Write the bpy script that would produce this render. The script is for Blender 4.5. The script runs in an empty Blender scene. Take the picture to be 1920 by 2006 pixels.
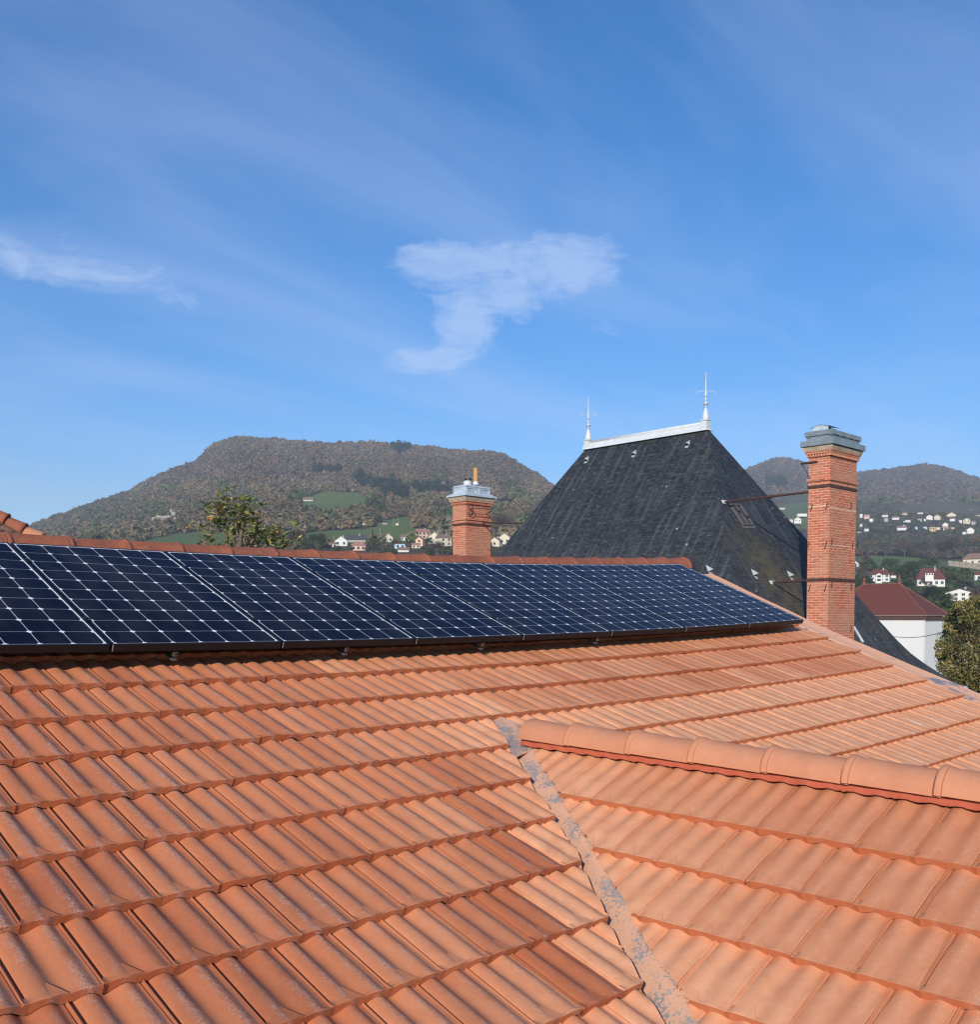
import bpy, bmesh, math, random
import numpy as np
from mathutils import Vector, Matrix
random.seed(7); rng = np.random.default_rng(7)
D = bpy.data; SC = bpy.context.scene; C = SC.collection

# ---------------------------------------------------------------- camera
YAW, PITCH = 0.76572, -0.04259
FPX, CY = 1900.84, 1289.3
cam = D.cameras.new('camera'); camo = D.objects.new('camera', cam); C.objects.link(camo)
cam.sensor_fit = 'HORIZONTAL'; cam.sensor_width = 36.0
cam.lens = 36.0 * FPX / 1920.0
cam.shift_x = 0.0; cam.shift_y = (CY - 1003.0) / 1920.0
cam.clip_start = 0.05; cam.clip_end = 20000
fw = Vector((math.sin(YAW) * math.cos(PITCH), math.cos(YAW) * math.cos(PITCH), math.sin(PITCH)))
camo.rotation_euler = fw.to_track_quat('-Z', 'Y').to_euler()
camo.location = (0, 0, 0)
SC.camera = camo
try: SC.cycles.filter_width = 1.3
except Exception: pass
SC.render.resolution_x = 981; SC.render.resolution_y = 1024

# ---------------------------------------------------------------- light
SUN_AZ, SUN_EL = 58.0, 23.5          # azimuth the light travels to (from +Y towards +X), elevation
sa, se = math.radians(SUN_AZ), math.radians(SUN_EL)
Ld = Vector((math.sin(sa) * math.cos(se), math.cos(sa) * math.cos(se), -math.sin(se)))
sl = D.lights.new('sun', 'SUN'); sl.energy = 5.0; sl.angle = math.radians(0.53); sl.color = (1.0, 0.93, 0.84)
so = D.objects.new('sun', sl); C.objects.link(so); so.rotation_euler = Ld.to_track_quat('-Z', 'Y').to_euler(); so.location = (-20, -20, 30)
w = D.worlds.new('World'); SC.world = w; w.use_nodes = True
SC.view_settings.view_transform = 'Standard'; SC.view_settings.look = 'None'
SC.view_settings.exposure = 0.06; SC.view_settings.gamma = 1.0

def N(nt, t, x=0, y=0, **kw):
    n = nt.nodes.new(t)
    for k, v in kw.items():
        if k in n.inputs.keys() if isinstance(k, str) else False:
            n.inputs[k].default_value = v
        else:
            setattr(n, k, v)
    return n
def setin(n, **kw):
    for k, v in kw.items(): n.inputs[k.replace('_', ' ')].default_value = v
    return n
def math_n(nt, op, a, b=None, c=None, clamp=False):
    n = nt.nodes.new('ShaderNodeMath'); n.operation = op; n.use_clamp = clamp
    for i, v in enumerate((a, b, c)):
        if v is None: continue
        if isinstance(v, (int, float)): n.inputs[i].default_value = v
        else: nt.links.new(v, n.inputs[i])
    return n.outputs[0]
def mix_c(nt, fac, a, b, mode='MIX'):
    n = nt.nodes.new('ShaderNodeMix'); n.data_type = 'RGBA'; n.blend_type = mode
    for s, v in ((n.inputs[0], fac), (n.inputs[6], a), (n.inputs[7], b)):
        if isinstance(v, (int, float)): s.default_value = v
        elif isinstance(v, (tuple, list)): s.default_value = (*v[:3], 1)
        else: nt.links.new(v, s)
    return n.outputs[2]
def ramp(nt, fac, stops):
    n = nt.nodes.new('ShaderNodeValToRGB'); e = n.color_ramp.elements
    while len(e) < len(stops): e.new(0.5)
    for i, (p, c) in enumerate(stops):
        e[i].position = p; e[i].color = (c, c, c, 1) if isinstance(c, (int, float)) else (*c[:3], 1)
    nt.links.new(fac, n.inputs[0]); return n.outputs[0]
def noise(nt, vec, scale, detail=4, rough=0.55, dist=0.0):
    n = nt.nodes.new('ShaderNodeTexNoise'); n.inputs['Scale'].default_value = scale
    n.inputs['Detail'].default_value = detail; n.inputs['Roughness'].default_value = rough
    n.inputs['Distortion'].default_value = dist
    if vec is not None: nt.links.new(vec, n.inputs['Vector'])
    return n.outputs['Fac']
def mapping(nt, vec, scale=(1, 1, 1), loc=(0, 0, 0), rot=(0, 0, 0)):
    n = nt.nodes.new('ShaderNodeMapping'); n.inputs['Scale'].default_value = scale
    n.inputs['Location'].default_value = loc; n.inputs['Rotation'].default_value = rot
    nt.links.new(vec, n.inputs['Vector']); return n.outputs[0]

def build_world():
    nt = w.node_tree; nt.nodes.clear()
    out = nt.nodes.new('ShaderNodeOutputWorld'); bg = nt.nodes.new('ShaderNodeBackground')
    sky = nt.nodes.new('ShaderNodeTexSky'); sky.sky_type = 'NISHITA'; sky.sun_disc = False
    sky.sun_elevation = se; sky.sun_rotation = math.radians(SUN_AZ + 180.0)
    sky.altitude = 1400; sky.air_density = 1.0; sky.dust_density = 0.15; sky.ozone_density = 1.6
    tc = nt.nodes.new('ShaderNodeTexCoord'); g = tc.outputs['Generated']
    sep = nt.nodes.new('ShaderNodeSeparateXYZ'); nt.links.new(g, sep.inputs[0])
    # thin high cloud: planar sheet coordinates (direction divided by its height above the horizon)
    zz = math_n(nt, 'MAXIMUM', sep.outputs[2], 0.02)
    zc = math_n(nt, 'ADD', zz, 0.12)
    cx = math_n(nt, 'DIVIDE', sep.outputs[0], zc); cy = math_n(nt, 'DIVIDE', sep.outputs[1], zc)
    cmb = nt.nodes.new('ShaderNodeCombineXYZ'); nt.links.new(cx, cmb.inputs[0]); nt.links.new(cy, cmb.inputs[1])
    v = cmb.outputs[0]
    vr = mapping(nt, v, rot=(0, 0, math.radians(-38)), scale=(0.55, 1.5, 1))
    n1 = noise(nt, vr, 1.25, 7, 0.56, 0.5)
    c1 = ramp(nt, n1, [(0.42, 0.0), (0.78, 0.27)])
    # compact clouds, placed by direction (azimuth, elevation in degrees)
    az = math_n(nt, 'MULTIPLY', math_n(nt, 'ARCTAN2', sep.outputs[0], sep.outputs[1]), 180 / math.pi)
    el = math_n(nt, 'MULTIPLY', math_n(nt, 'ARCSINE', sep.outputs[2]), 180 / math.pi)
    wn = nt.nodes.new('ShaderNodeTexNoise'); wn.inputs['Scale'].default_value = 9; wn.inputs['Detail'].default_value = 6
    wn.inputs['Roughness'].default_value = 0.62; nt.links.new(g, wn.inputs['Vector'])
    sw = nt.nodes.new('ShaderNodeSeparateColor'); nt.links.new(wn.outputs['Color'], sw.inputs[0])
    azw = math_n(nt, 'MULTIPLY_ADD', math_n(nt, 'SUBTRACT', sw.outputs[0], 0.5), 7.0, az)
    elw = math_n(nt, 'MULTIPLY_ADD', math_n(nt, 'SUBTRACT', sw.outputs[1], 0.5), 4.0, el)
    def blob(a0, e0, ra, re, amp, tilt=0.0):
        da = math_n(nt, 'SUBTRACT', azw, a0); de = math_n(nt, 'SUBTRACT', elw, e0)
        ct, st = math.cos(math.radians(tilt)), math.sin(math.radians(tilt))
        u = math_n(nt, 'ADD', math_n(nt, 'MULTIPLY', da, ct / ra), math_n(nt, 'MULTIPLY', de, st / ra))
        q = math_n(nt, 'SUBTRACT', math_n(nt, 'MULTIPLY', de, ct / re), math_n(nt, 'MULTIPLY', da, st / re))
        r2 = math_n(nt, 'ADD', math_n(nt, 'MULTIPLY', u, u), math_n(nt, 'MULTIPLY', q, q))
        f = math_n(nt, 'SUBTRACT', 1.0, r2, clamp=True)
        return math_n(nt, 'MULTIPLY', f, amp)
    blobs = [blob(44.3, 19.7, 8.0, 1.55, 1.0, 2), blob(48.8, 19.4, 4.2, 2.2, 1.15), blob(45.0, 18.2, 4.0, 1.8, 1.0, 20), blob(40.5, 19.6, 3.4, 1.5, .9),
             blob(42.4, 16.6, 2.6, 3.0, 1.1), blob(40.6, 14.7, 4.6, 1.25, 1.0, 4),
             blob(20.5, 18.2, 8.5, 1.7, 0.78, -8), blob(29.5, 17.4, 3.0, 0.8, 0.35, -20), blob(48.0, 11.3, 3.4, 0.9, 0.42, 8),
             blob(52.0, 16.2, 1.3, 0.6, 0.35)]
    s = blobs[0]
    for b in blobs[1:]: s = math_n(nt, 'MAXIMUM', s, b)
    tex = noise(nt, mapping(nt, g, scale=(1, 1, 2.6), rot=(0, 0, .3)), 13, 10, 0.70, 0.9)
    tex2 = noise(nt, mapping(nt, g, scale=(1, 1, 3.4)), 48, 6, 0.7, 0.6)
    er = math_n(nt, 'ADD', math_n(nt, 'MULTIPLY', math_n(nt, 'SUBTRACT', tex, 0.5), 2.6), math_n(nt, 'MULTIPLY', math_n(nt, 'SUBTRACT', tex2, 0.5), 0.8))
    gate = ramp(nt, s, [(0.0, 0.0), (0.25, 1.0)])
    s = math_n(nt, 'MULTIPLY', math_n(nt, 'ADD', math_n(nt, 'SUBTRACT', math_n(nt, 'MULTIPLY', s, 1.25), 0.28), er, clamp=True), gate)
    s = math_n(nt, 'MULTIPLY', s, 0.37)
    fac = math_n(nt, 'MAXIMUM', s, c1)
    fac = math_n(nt, 'MINIMUM', math_n(nt, 'ADD', fac, math_n(nt, 'MULTIPLY', s, 0.15)), 0.8)
    fac = math_n(nt, 'MULTIPLY', fac, ramp(nt, sep.outputs[2], [(0.0, 0.2), (0.12, 1.0)]))
    gam = nt.nodes.new('ShaderNodeHueSaturation'); gam.inputs['Saturation'].default_value = SKY_SAT; gam.inputs['Value'].default_value = 1.0
    gam.inputs['Hue'].default_value = 0.5
    nt.links.new(sky.outputs[0], gam.inputs['Color'])
    tinted = mix_c(nt, 1.0, gam.outputs[0], (0.86, 0.97, 1.10), 'MULTIPLY')
    col = mix_c(nt, fac, tinted, (5.2, 6.0, 7.8))
    nt.links.new(col, bg.inputs[0]); bg.inputs[1].default_value = 0.15
    nt.links.new(bg.outputs[0], out.inputs[0])
SKY_SAT = 1.46
build_world()

# ---------------------------------------------------------------- projection helper (measured pixels -> points at real distances)
_f = np.array([math.sin(YAW) * math.cos(PITCH), math.cos(YAW) * math.cos(PITCH), math.sin(PITCH)])
_r = np.array([math.cos(YAW), -math.sin(YAW), 0.0]); _u = np.cross(_r, _f)
FH = np.array([math.sin(YAW), math.cos(YAW), 0.0])
def ray(x, y): return _f + _r * ((x - 960) / FPX) - _u * ((y - CY) / FPX)
def at(x, y, depth):
    d = ray(x, y); return d * (depth / d.dot(FH))
def atX(x, y, X): d = ray(x, y); return d * (X / d[0])
def onplane(x, y, P0, n): d = ray(x, y); return d * (np.dot(P0, n) / np.dot(d, n))

# ---------------------------------------------------------------- object helpers
def link(o, parent=None):
    C.objects.link(o)
    if parent is not None: o.parent = parent
    return o
def tag(o, label=None, cat=None, group=None, kind=None):
    if label: o['label'] = label
    if cat: o['category'] = cat
    if group: o['group'] = group
    if kind: o['kind'] = kind
    return o
def thing(name, label, cat, loc=(0, 0, 0), rz=0.0, group=None):
    o = D.objects.new(name, None); o.empty_display_size = 0.3
    o.location = loc; o.rotation_euler = (0, 0, rz); C.objects.link(o)
    return tag(o, label, cat, group)
def mesh(name, V, F, mat, parent=None, uv=None, smooth=False, attrs=None, mi=None):
    """V verts, F faces; uv: per-loop list; attrs: dict name->(domain, list of floats/colours). World coords unless parented."""
    me = D.meshes.new(name)
    V = [tuple(map(float, v)) for v in V] if not isinstance(V, np.ndarray) else V.astype(float).tolist()
    F = F.tolist() if isinstance(F, np.ndarray) else F
    me.from_pydata(V, [], F)
    mats = mat if isinstance(mat, (list, tuple)) else [mat]
    for m in mats: me.materials.append(m)
    if mi is not None: me.polygons.foreach_set('material_index', mi)
    if uv is not None:
        l = me.uv_layers.new(name='UVMap'); l.data.foreach_set('uv', np.asarray(uv, dtype=float).ravel())
    if attrs:
        for k, (dom, arr) in attrs.items():
            arr = np.asarray(arr, dtype=float)
            if arr.ndim == 1:
                a = me.attributes.new(k, 'FLOAT', dom); a.data.foreach_set('value', arr)
            else:
                a = me.attributes.new(k, 'FLOAT_COLOR', dom)
                if arr.shape[1] == 3: arr = np.hstack([arr, np.ones((len(arr), 1))])
                a.data.foreach_set('color', arr.ravel())
    me.polygons.foreach_set('use_smooth', [smooth] * len(me.polygons))
    me.update(); me.validate()
    o = D.objects.new(name, me); C.objects.link(o)
    if parent is not None: o.parent = parent
    return o

class MB:
    """collects boxes, prisms, tubes, lathes into one mesh, with metric box-mapped UVs"""
    def __init__(s): s.V = []; s.F = []; s.M = []
    def add(s, V, F, m=0):
        b = len(s.V); s.V += [tuple(map(float, v)) for v in V]; s.F += [tuple(i + b for i in f) for f in F]; s.M += [m] * len(F); return s
    def box(s, x0, x1, y0, y1, z0, z1, m=0):
        return s.add([(x0, y0, z0), (x1, y0, z0), (x1, y1, z0), (x0, y1, z0), (x0, y0, z1), (x1, y0, z1), (x1, y1, z1), (x0, y1, z1)],
              [(0, 3, 2, 1), (4, 5, 6, 7), (0, 1, 5, 4), (1, 2, 6, 5), (2, 3, 7, 6), (3, 0, 4, 7)], m)
    def frust(s, a, b, m=0):
        """a,b = (x0,x1,y0,y1,z)"""
        V = []
        for q in (a, b): V += [(q[0], q[2], q[4]), (q[1], q[2], q[4]), (q[1], q[3], q[4]), (q[0], q[3], q[4])]
        return s.add(V, [(0, 3, 2, 1), (4, 5, 6, 7), (0, 1, 5, 4), (1, 2, 6, 5), (2, 3, 7, 6), (3, 0, 4, 7)], m)
    def obox(s, c, ax, ay, az, m=0):
        """oriented box centre c, half-axis vectors"""
        c, ax, ay, az = map(np.asarray, (c, ax, ay, az)); V = []
        for k in (-1, 1):
            for i, j in ((-1, -1), (1, -1), (1, 1), (-1, 1)): V.append(c + i * ax + j * ay + k * az)
        return s.add(V, [(0, 3, 2, 1), (4, 5, 6, 7), (0, 1, 5, 4), (1, 2, 6, 5), (2, 3, 7, 6), (3, 0, 4, 7)], m)
    def tube(s, pts, r, n=8, m=0, cap=True):
        pts = [np.asarray(p, float) for p in pts]; rs = r if isinstance(r, (list, tuple)) else [r] * len(pts)
        V = []; F = []; prev = None
        for i, p in enumerate(pts):
            t = pts[min(i + 1, len(pts) - 1)] - pts[max(i - 1, 0)]; t /= (np.linalg.norm(t) + 1e-12)
            if prev is None:
                a = np.array([0, 0, 1.0]) if abs(t[2]) < .9 else np.array([1.0, 0, 0])
            else: a = prev
            e = a - t * a.dot(t); e /= np.linalg.norm(e); g = np.cross(t, e); prev = e
            for k in range(n):
                an = 2 * math.pi * k / n; V.append(p + rs[i] * (math.cos(an) * e + math.sin(an) * g))
        for i in range(len(pts) - 1):
            for k in range(n): F.append((i * n + k, i * n + (k + 1) % n, (i + 1) * n + (k + 1) % n, (i + 1) * n + k))
        if cap: F.append(tuple(range(n - 1, -1, -1))); F.append(tuple((len(pts) - 1) * n + k for k in range(n)))
        return s.add(V, F, m)
    def lathe(s, c, prof, n=16, m=0):
        V = []; F = []
        for r, z in prof:
            for k in range(n): a = 2 * math.pi * k / n; V.append((c[0] + r * math.cos(a), c[1] + r * math.sin(a), c[2] + z))
        for i in range(len(prof) - 1):
            for k in range(n): F.append((i * n + k, i * n + (k + 1) % n, (i + 1) * n + (k + 1) % n, (i + 1) * n + k))
        F.append(tuple(range(n - 1, -1, -1))); F.append(tuple((len(prof) - 1) * n + k for k in range(n)))
        return s.add(V, F, m)
    def build(s, name, mat, parent=None, smooth=False, origin=None):
        V = np.array(s.V)
        uv = []
        for f in s.F:
            p = V[list(f[:3])]; n = np.cross(p[1] - p[0], p[2] - p[0]); n = n / (np.linalg.norm(n) + 1e-12)
            if abs(n[2]) > 0.9: e1, e2 = np.array([1., 0, 0]), np.array([0, 1., 0])
            else:
                e1 = np.array([-n[1], n[0], 0]); e1 /= np.linalg.norm(e1); e2 = np.cross(n, e1)
            for i in f: uv.append((V[i].dot(e1), V[i].dot(e2)))
        off = np.zeros(3)
        if parent is not None and parent.type == 'EMPTY': off = np.array(parent.location)
        return mesh(name, V - off, s.F, mat, parent, uv=uv, smooth=smooth, mi=s.M)
# NOTE: parented meshes of things are built in world coordinates minus the thing's location (things with rz use local coordinates)

# ---------------------------------------------------------------- materials
def newmat(name):
    m = D.materials.new(name); m.use_nodes = True; nt = m.node_tree
    b = nt.nodes['Principled BSDF']; return m, nt, b
def bump(nt, b, h, strength=0.5, dist=0.01):
    n = nt.nodes.new('ShaderNodeBump'); n.inputs['Strength'].default_value = strength; n.inputs['Distance'].default_value = dist
    nt.links.new(h, n.inputs['Height']); nt.links.new(n.outputs[0], b.inputs['Normal'])
def plain(name, col, rough=0.6, metal=0.0, var=0.12, scale=3.0, spec=0.4, bmp=0.0):
    m, nt, b = newmat(name)
    tc = nt.nodes.new('ShaderNodeTexCoord')
    f = noise(nt, tc.outputs['Object'], scale, 6, 0.6)
    c = mix_c(nt, ramp(nt, f, [(0.3, 0.0), (0.7, 1.0)]), tuple(x * (1 - var) for x in col), tuple(min(1, x * (1 + var)) for x in col))
    nt.links.new(c, b.inputs['Base Color']); b.inputs['Roughness'].default_value = rough
    b.inputs['Metallic'].default_value = metal; b.inputs['Specular IOR Level'].default_value = spec
    if bmp: bump(nt, b, f, 0.6, bmp)
    return m

def tile_material():
    m, nt, b = newmat('terracotta_tile')
    uvn = nt.nodes.new('ShaderNodeUVMap'); tc = nt.nodes.new('ShaderNodeTexCoord'); obj = tc.outputs['Object']
    def attr(n):
        a = nt.nodes.new('ShaderNodeAttribute'); a.attribute_name = n; return a.outputs['Fac']
    tint, dust, age = attr('tint'), attr('dust'), attr('age')
    sp = nt.nodes.new('ShaderNodeSeparateXYZ'); nt.links.new(uvn.outputs[0], sp.inputs[0]); U, Vv = sp.outputs[0], sp.outputs[1]
    base = ramp(nt, tint, [(0.0, (0.38, 0.085, 0.030)), (0.35, (0.50, 0.128, 0.046)), (0.7, (0.56, 0.158, 0.060)), (1.0, (0.62, 0.205, 0.090))])
    big = noise(nt, obj, 2.3, 5, 0.6)
    base = mix_c(nt, math_n(nt, 'MULTIPLY', ramp(nt, big, [(0.35, 0.0), (0.7, 1.0)]), 0.35), base, (0.58, 0.19, 0.072))
    fine = noise(nt, obj, 60, 6, 0.7)
    base = mix_c(nt, 0.35, base, mix_c(nt, fine, (0.30, 0.085, 0.035), (0.62, 0.24, 0.11)), 'MIX')
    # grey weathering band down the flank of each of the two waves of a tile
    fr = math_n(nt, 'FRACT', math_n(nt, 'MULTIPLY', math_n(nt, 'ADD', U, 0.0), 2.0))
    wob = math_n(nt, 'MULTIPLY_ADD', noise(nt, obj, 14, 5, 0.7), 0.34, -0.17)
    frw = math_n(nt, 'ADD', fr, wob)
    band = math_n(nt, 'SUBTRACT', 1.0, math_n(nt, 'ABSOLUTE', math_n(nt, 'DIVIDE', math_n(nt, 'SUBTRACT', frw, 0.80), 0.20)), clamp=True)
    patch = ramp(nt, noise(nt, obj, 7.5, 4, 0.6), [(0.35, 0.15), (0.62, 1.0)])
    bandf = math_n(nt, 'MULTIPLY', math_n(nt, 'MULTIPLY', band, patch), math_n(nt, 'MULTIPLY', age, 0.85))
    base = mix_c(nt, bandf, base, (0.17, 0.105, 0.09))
    # chalky scuffs along the crown
    mp = mapping(nt, obj, scale=(1, 1, 1))
    scu = nt.nodes.new('ShaderNodeTexNoise'); scu.inputs['Scale'].default_value = 85; scu.inputs['Detail'].default_value = 5
    scu.inputs['Roughness'].default_value = 0.75; scu.inputs['Distortion'].default_value = 2.2; nt.links.new(mp, scu.inputs['Vector'])
    sc = ramp(nt, scu.outputs['Fac'], [(0.48, 0.0), (0.58, 1.0)])
    crown = math_n(nt, 'SUBTRACT', 1.0, math_n(nt, 'ABSOLUTE', math_n(nt, 'DIVIDE', math_n(nt, 'SUBTRACT', frw, 0.62), 0.24)), clamp=True)
    sp2 = ramp(nt, noise(nt, obj, 5.0, 3, 0.6), [(0.32, 0.0), (0.52, 1.0)])
    scf = math_n(nt, 'MULTIPLY', math_n(nt, 'MULTIPLY', sc, crown), math_n(nt, 'MULTIPLY', sp2, math_n(nt, 'MULTIPLY', age, 1.0)))
    base = mix_c(nt, scf, base, (0.70, 0.50, 0.40))
    # pale cutting dust left by the tilers
    dn = noise(nt, obj, 11, 6, 0.65, 0.4)
    df = math_n(nt, 'MULTIPLY', dust, ramp(nt, dn, [(0.25, 0.55), (0.65, 1.0)]), clamp=True)
    base = mix_c(nt, df, base, (0.80, 0.385, 0.200))
    # scattered light specks
    vo = nt.nodes.new('ShaderNodeTexVoronoi'); vo.inputs['Scale'].default_value = 24; nt.links.new(obj, vo.inputs['Vector'])
    spk = ramp(nt, vo.outputs['Distance'], [(0.03, 1.0), (0.055, 0.0)])
    sk = ramp(nt, noise(nt, obj, 3.1, 2), [(0.5, 0.0), (0.6, 0.8)])
    base = mix_c(nt, math_n(nt, 'MULTIPLY', spk, sk), base, (0.75, 0.50, 0.38))
    # white paint drips
    mkn = noise(nt, mapping(nt, obj, scale=(26, 2.6, 2.6)), 1.0, 3, 0.5)
    base = mix_c(nt, math_n(nt, 'MULTIPLY', ramp(nt, mkn, [(0.66, 0.0), (0.69, 1.0)]), math_n(nt, 'MULTIPLY', attr('mark'), 1.3), clamp=True), base, (0.85, 0.74, 0.62))
    # shade of the side channel, painted in as a darker colour
    ch = ramp(nt, U, [(0.0, 0.3), (0.07, 0.45), (0.09, 0.0)])
    base = mix_c(nt, math_n(nt, 'MULTIPLY', ch, math_n(nt, 'SUBTRACT', 1.0, math_n(nt, 'MULTIPLY', dust, 0.8), clamp=True)), base, (0.17, 0.07, 0.045))
    nt.links.new(base, b.inputs['Base Color']); b.inputs['Roughness'].default_value = 0.78; b.inputs['Specular IOR Level'].default_value = 0.25
    hh = math_n(nt, 'ADD', math_n(nt, 'MULTIPLY', fine, 0.6), noise(nt, obj, 16, 4))
    bump(nt, b, hh, 0.55, 0.0035)
    return m
M = {}
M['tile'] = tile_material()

def ridge_mat(name, c1, c2, lich):
    m, nt, b = newmat(name); tc = nt.nodes.new('ShaderNodeTexCoord'); obj = tc.outputs['Object']
    f = noise(nt, obj, 5, 6, 0.65); g = noise(nt, obj, 42, 5, 0.7)
    c = mix_c(nt, ramp(nt, f, [(0.3, 0.0), (0.7, 1.0)]), c1, c2)
    c = mix_c(nt, math_n(nt, 'MULTIPLY', ramp(nt, g, [(0.5, 0.0), (0.7, 1.0)]), lich), c, (0.10, 0.07, 0.055))
    h = noise(nt, obj, 18, 5, 0.7)
    c = mix_c(nt, math_n(nt, 'MULTIPLY', ramp(nt, h, [(0.6, 0.0), (0.75, 1.0)]), 0.3), c, (0.62, 0.40, 0.30))
    nt.links.new(c, b.inputs['Base Color']); b.inputs['Roughness'].default_value = 0.8; b.inputs['Specular IOR Level'].default_value = 0.25
    bump(nt, b, g, 0.4, 0.004); return m
M['ridge_old'] = ridge_mat('aged_ridge_clay', (0.40, 0.125, 0.062), (0.24, 0.080, 0.048), 0.85)
M['ridge_new'] = ridge_mat('dusty_ridge_clay', (0.62, 0.27, 0.145), (0.54, 0.225, 0.12), 0.06)

def zinc_dust():
    m, nt, b = newmat('dusty_zinc'); tc = nt.nodes.new('ShaderNodeTexCoord'); obj = tc.outputs['Object']
    f = noise(nt, obj, 5.0, 5, 0.6, 0.4); g = noise(nt, obj, 75, 4, 0.75)
    k = math_n(nt, 'ADD', math_n(nt, 'MULTIPLY', f, 0.55), math_n(nt, 'MULTIPLY', g, 0.62))
    fac = ramp(nt, k, [(0.575, 1.0), (0.63, 0.0)])
    zc = mix_c(nt, noise(nt, obj, 9, 4), (0.21, 0.205, 0.20), (0.38, 0.35, 0.32))
    c = mix_c(nt, fac, zc, (0.74, 0.40, 0.24))
    nt.links.new(c, b.inputs['Base Color']); b.inputs['Roughness'].default_value = 0.6
    b.inputs['Metallic'].default_value = 0.0
    bump(nt, b, f, 0.5, 0.01); return m
M['zinc_dust'] = zinc_dust()
def zinc_verge():
    m, nt, b = newmat('verge_zinc'); tc = nt.nodes.new('ShaderNodeTexCoord'); obj = tc.outputs['Object']
    f = noise(nt, obj, 2.6, 5, 0.62, 0.3)
    fac = ramp(nt, f, [(0.62, 1.0), (0.66, 0.0)])
    c = mix_c(nt, fac, (0.22, 0.24, 0.25), (0.80, 0.41, 0.24))
    nt.links.new(c, b.inputs['Base Color']); b.inputs['Roughness'].default_value = 0.7; return m
M['zinc_verge'] = zinc_verge()
M['closure'] = plain('red_closure_strip', (0.46, 0.105, 0.05), 0.7, scale=25, bmp=0.002)

def brick(name, dirt=0.5, dark=1.0):
    m, nt, b = newmat(name); uv = nt.nodes.new('ShaderNodeUVMap').outputs[0]; tc = nt.nodes.new('ShaderNodeTexCoord'); obj = tc.outputs['Object']
    br = nt.nodes.new('ShaderNodeTexBrick'); nt.links.new(uv, br.inputs['Vector']); br.offset = 0.5
    br.inputs['Scale'].default_value = 1.0; br.inputs['Brick Width'].default_value = 0.235; br.inputs['Row Height'].default_value = 0.068
    br.inputs['Mortar Size'].default_value = 0.0075; br.inputs['Mortar Smooth'].default_value = 0.3; br.inputs['Bias'].default_value = -0.1
    br.inputs['Color1'].default_value = (0.50 * dark, 0.115 * dark, 0.062 * dark, 1); br.inputs['Color2'].default_value = (0.68 * dark, 0.19 * dark, 0.105 * dark, 1)
    br.inputs['Mortar'].default_value = (0.80, 0.50, 0.34, 1)
    sp = nt.nodes.new('ShaderNodeSeparateXYZ'); nt.links.new(obj, sp.inputs[0])
    f = noise(nt, obj, 1.6, 6, 0.65); g = noise(nt, mapping(nt, uv, scale=(5, 14.5, 1)), 1.0, 0, 0.5)
    c = mix_c(nt, math_n(nt, 'MULTIPLY', ramp(nt, g, [(0.52, 0.0), (0.7, 1.0)]), 0.55), br.outputs['Color'], (0.34 * dark, 0.13 * dark, 0.075 * dark))
    # weathered, greyer near the top
    hi = ramp(nt, math_n(nt, 'DIVIDE', sp.outputs[2], 5.0), [(0.25, 0.0), (0.75, 1.0)])
    wth = math_n(nt, 'MULTIPLY', math_n(nt, 'MULTIPLY', ramp(nt, f, [(0.4, 0.0), (0.62, 1.0)]), math_n(nt, 'ADD', hi, 0.04)), dirt, clamp=True)
    c = mix_c(nt, wth, c, (0.50, 0.30, 0.185))
    nt.links.new(c, b.inputs['Base Color']); b.inputs['Roughness'].default_value = 0.85; b.inputs['Specular IOR Level'].default_value = 0.2
    bump(nt, b, br.outputs['Fac'], -0.6, 0.012); return m
M['brick'] = brick('red_brick', 0.5)
M['stone'] = plain('weathered_stone', (0.52, 0.40, 0.28), 0.85, scale=6, var=0.3, bmp=0.01)
M['iron'] = plain('rusty_iron', (0.085, 0.042, 0.032), 0.75, scale=12, var=0.35)
M['zinc'] = plain('zinc_sheet', (0.22, 0.265, 0.285), 0.45, 0.0, scale=4, var=0.18, spec=0.5)
M['zinc_light'] = plain('pale_zinc', (0.47, 0.53, 0.58), 0.5, 0.0, scale=6, var=0.25, spec=0.5)
M['white_zinc'] = plain('white_painted_zinc', (0.66, 0.68, 0.67), 0.5, scale=5, var=0.08)
M['yellow_pipe'] = plain('ochre_clay_pipe', (0.58, 0.30, 0.12), 0.6, scale=6)
M['dark'] = plain('black_soot', (0.02, 0.02, 0.02), 0.8)
M['dark_brown'] = plain('dark_brown_fascia', (0.11, 0.055, 0.045), 0.7)

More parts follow.
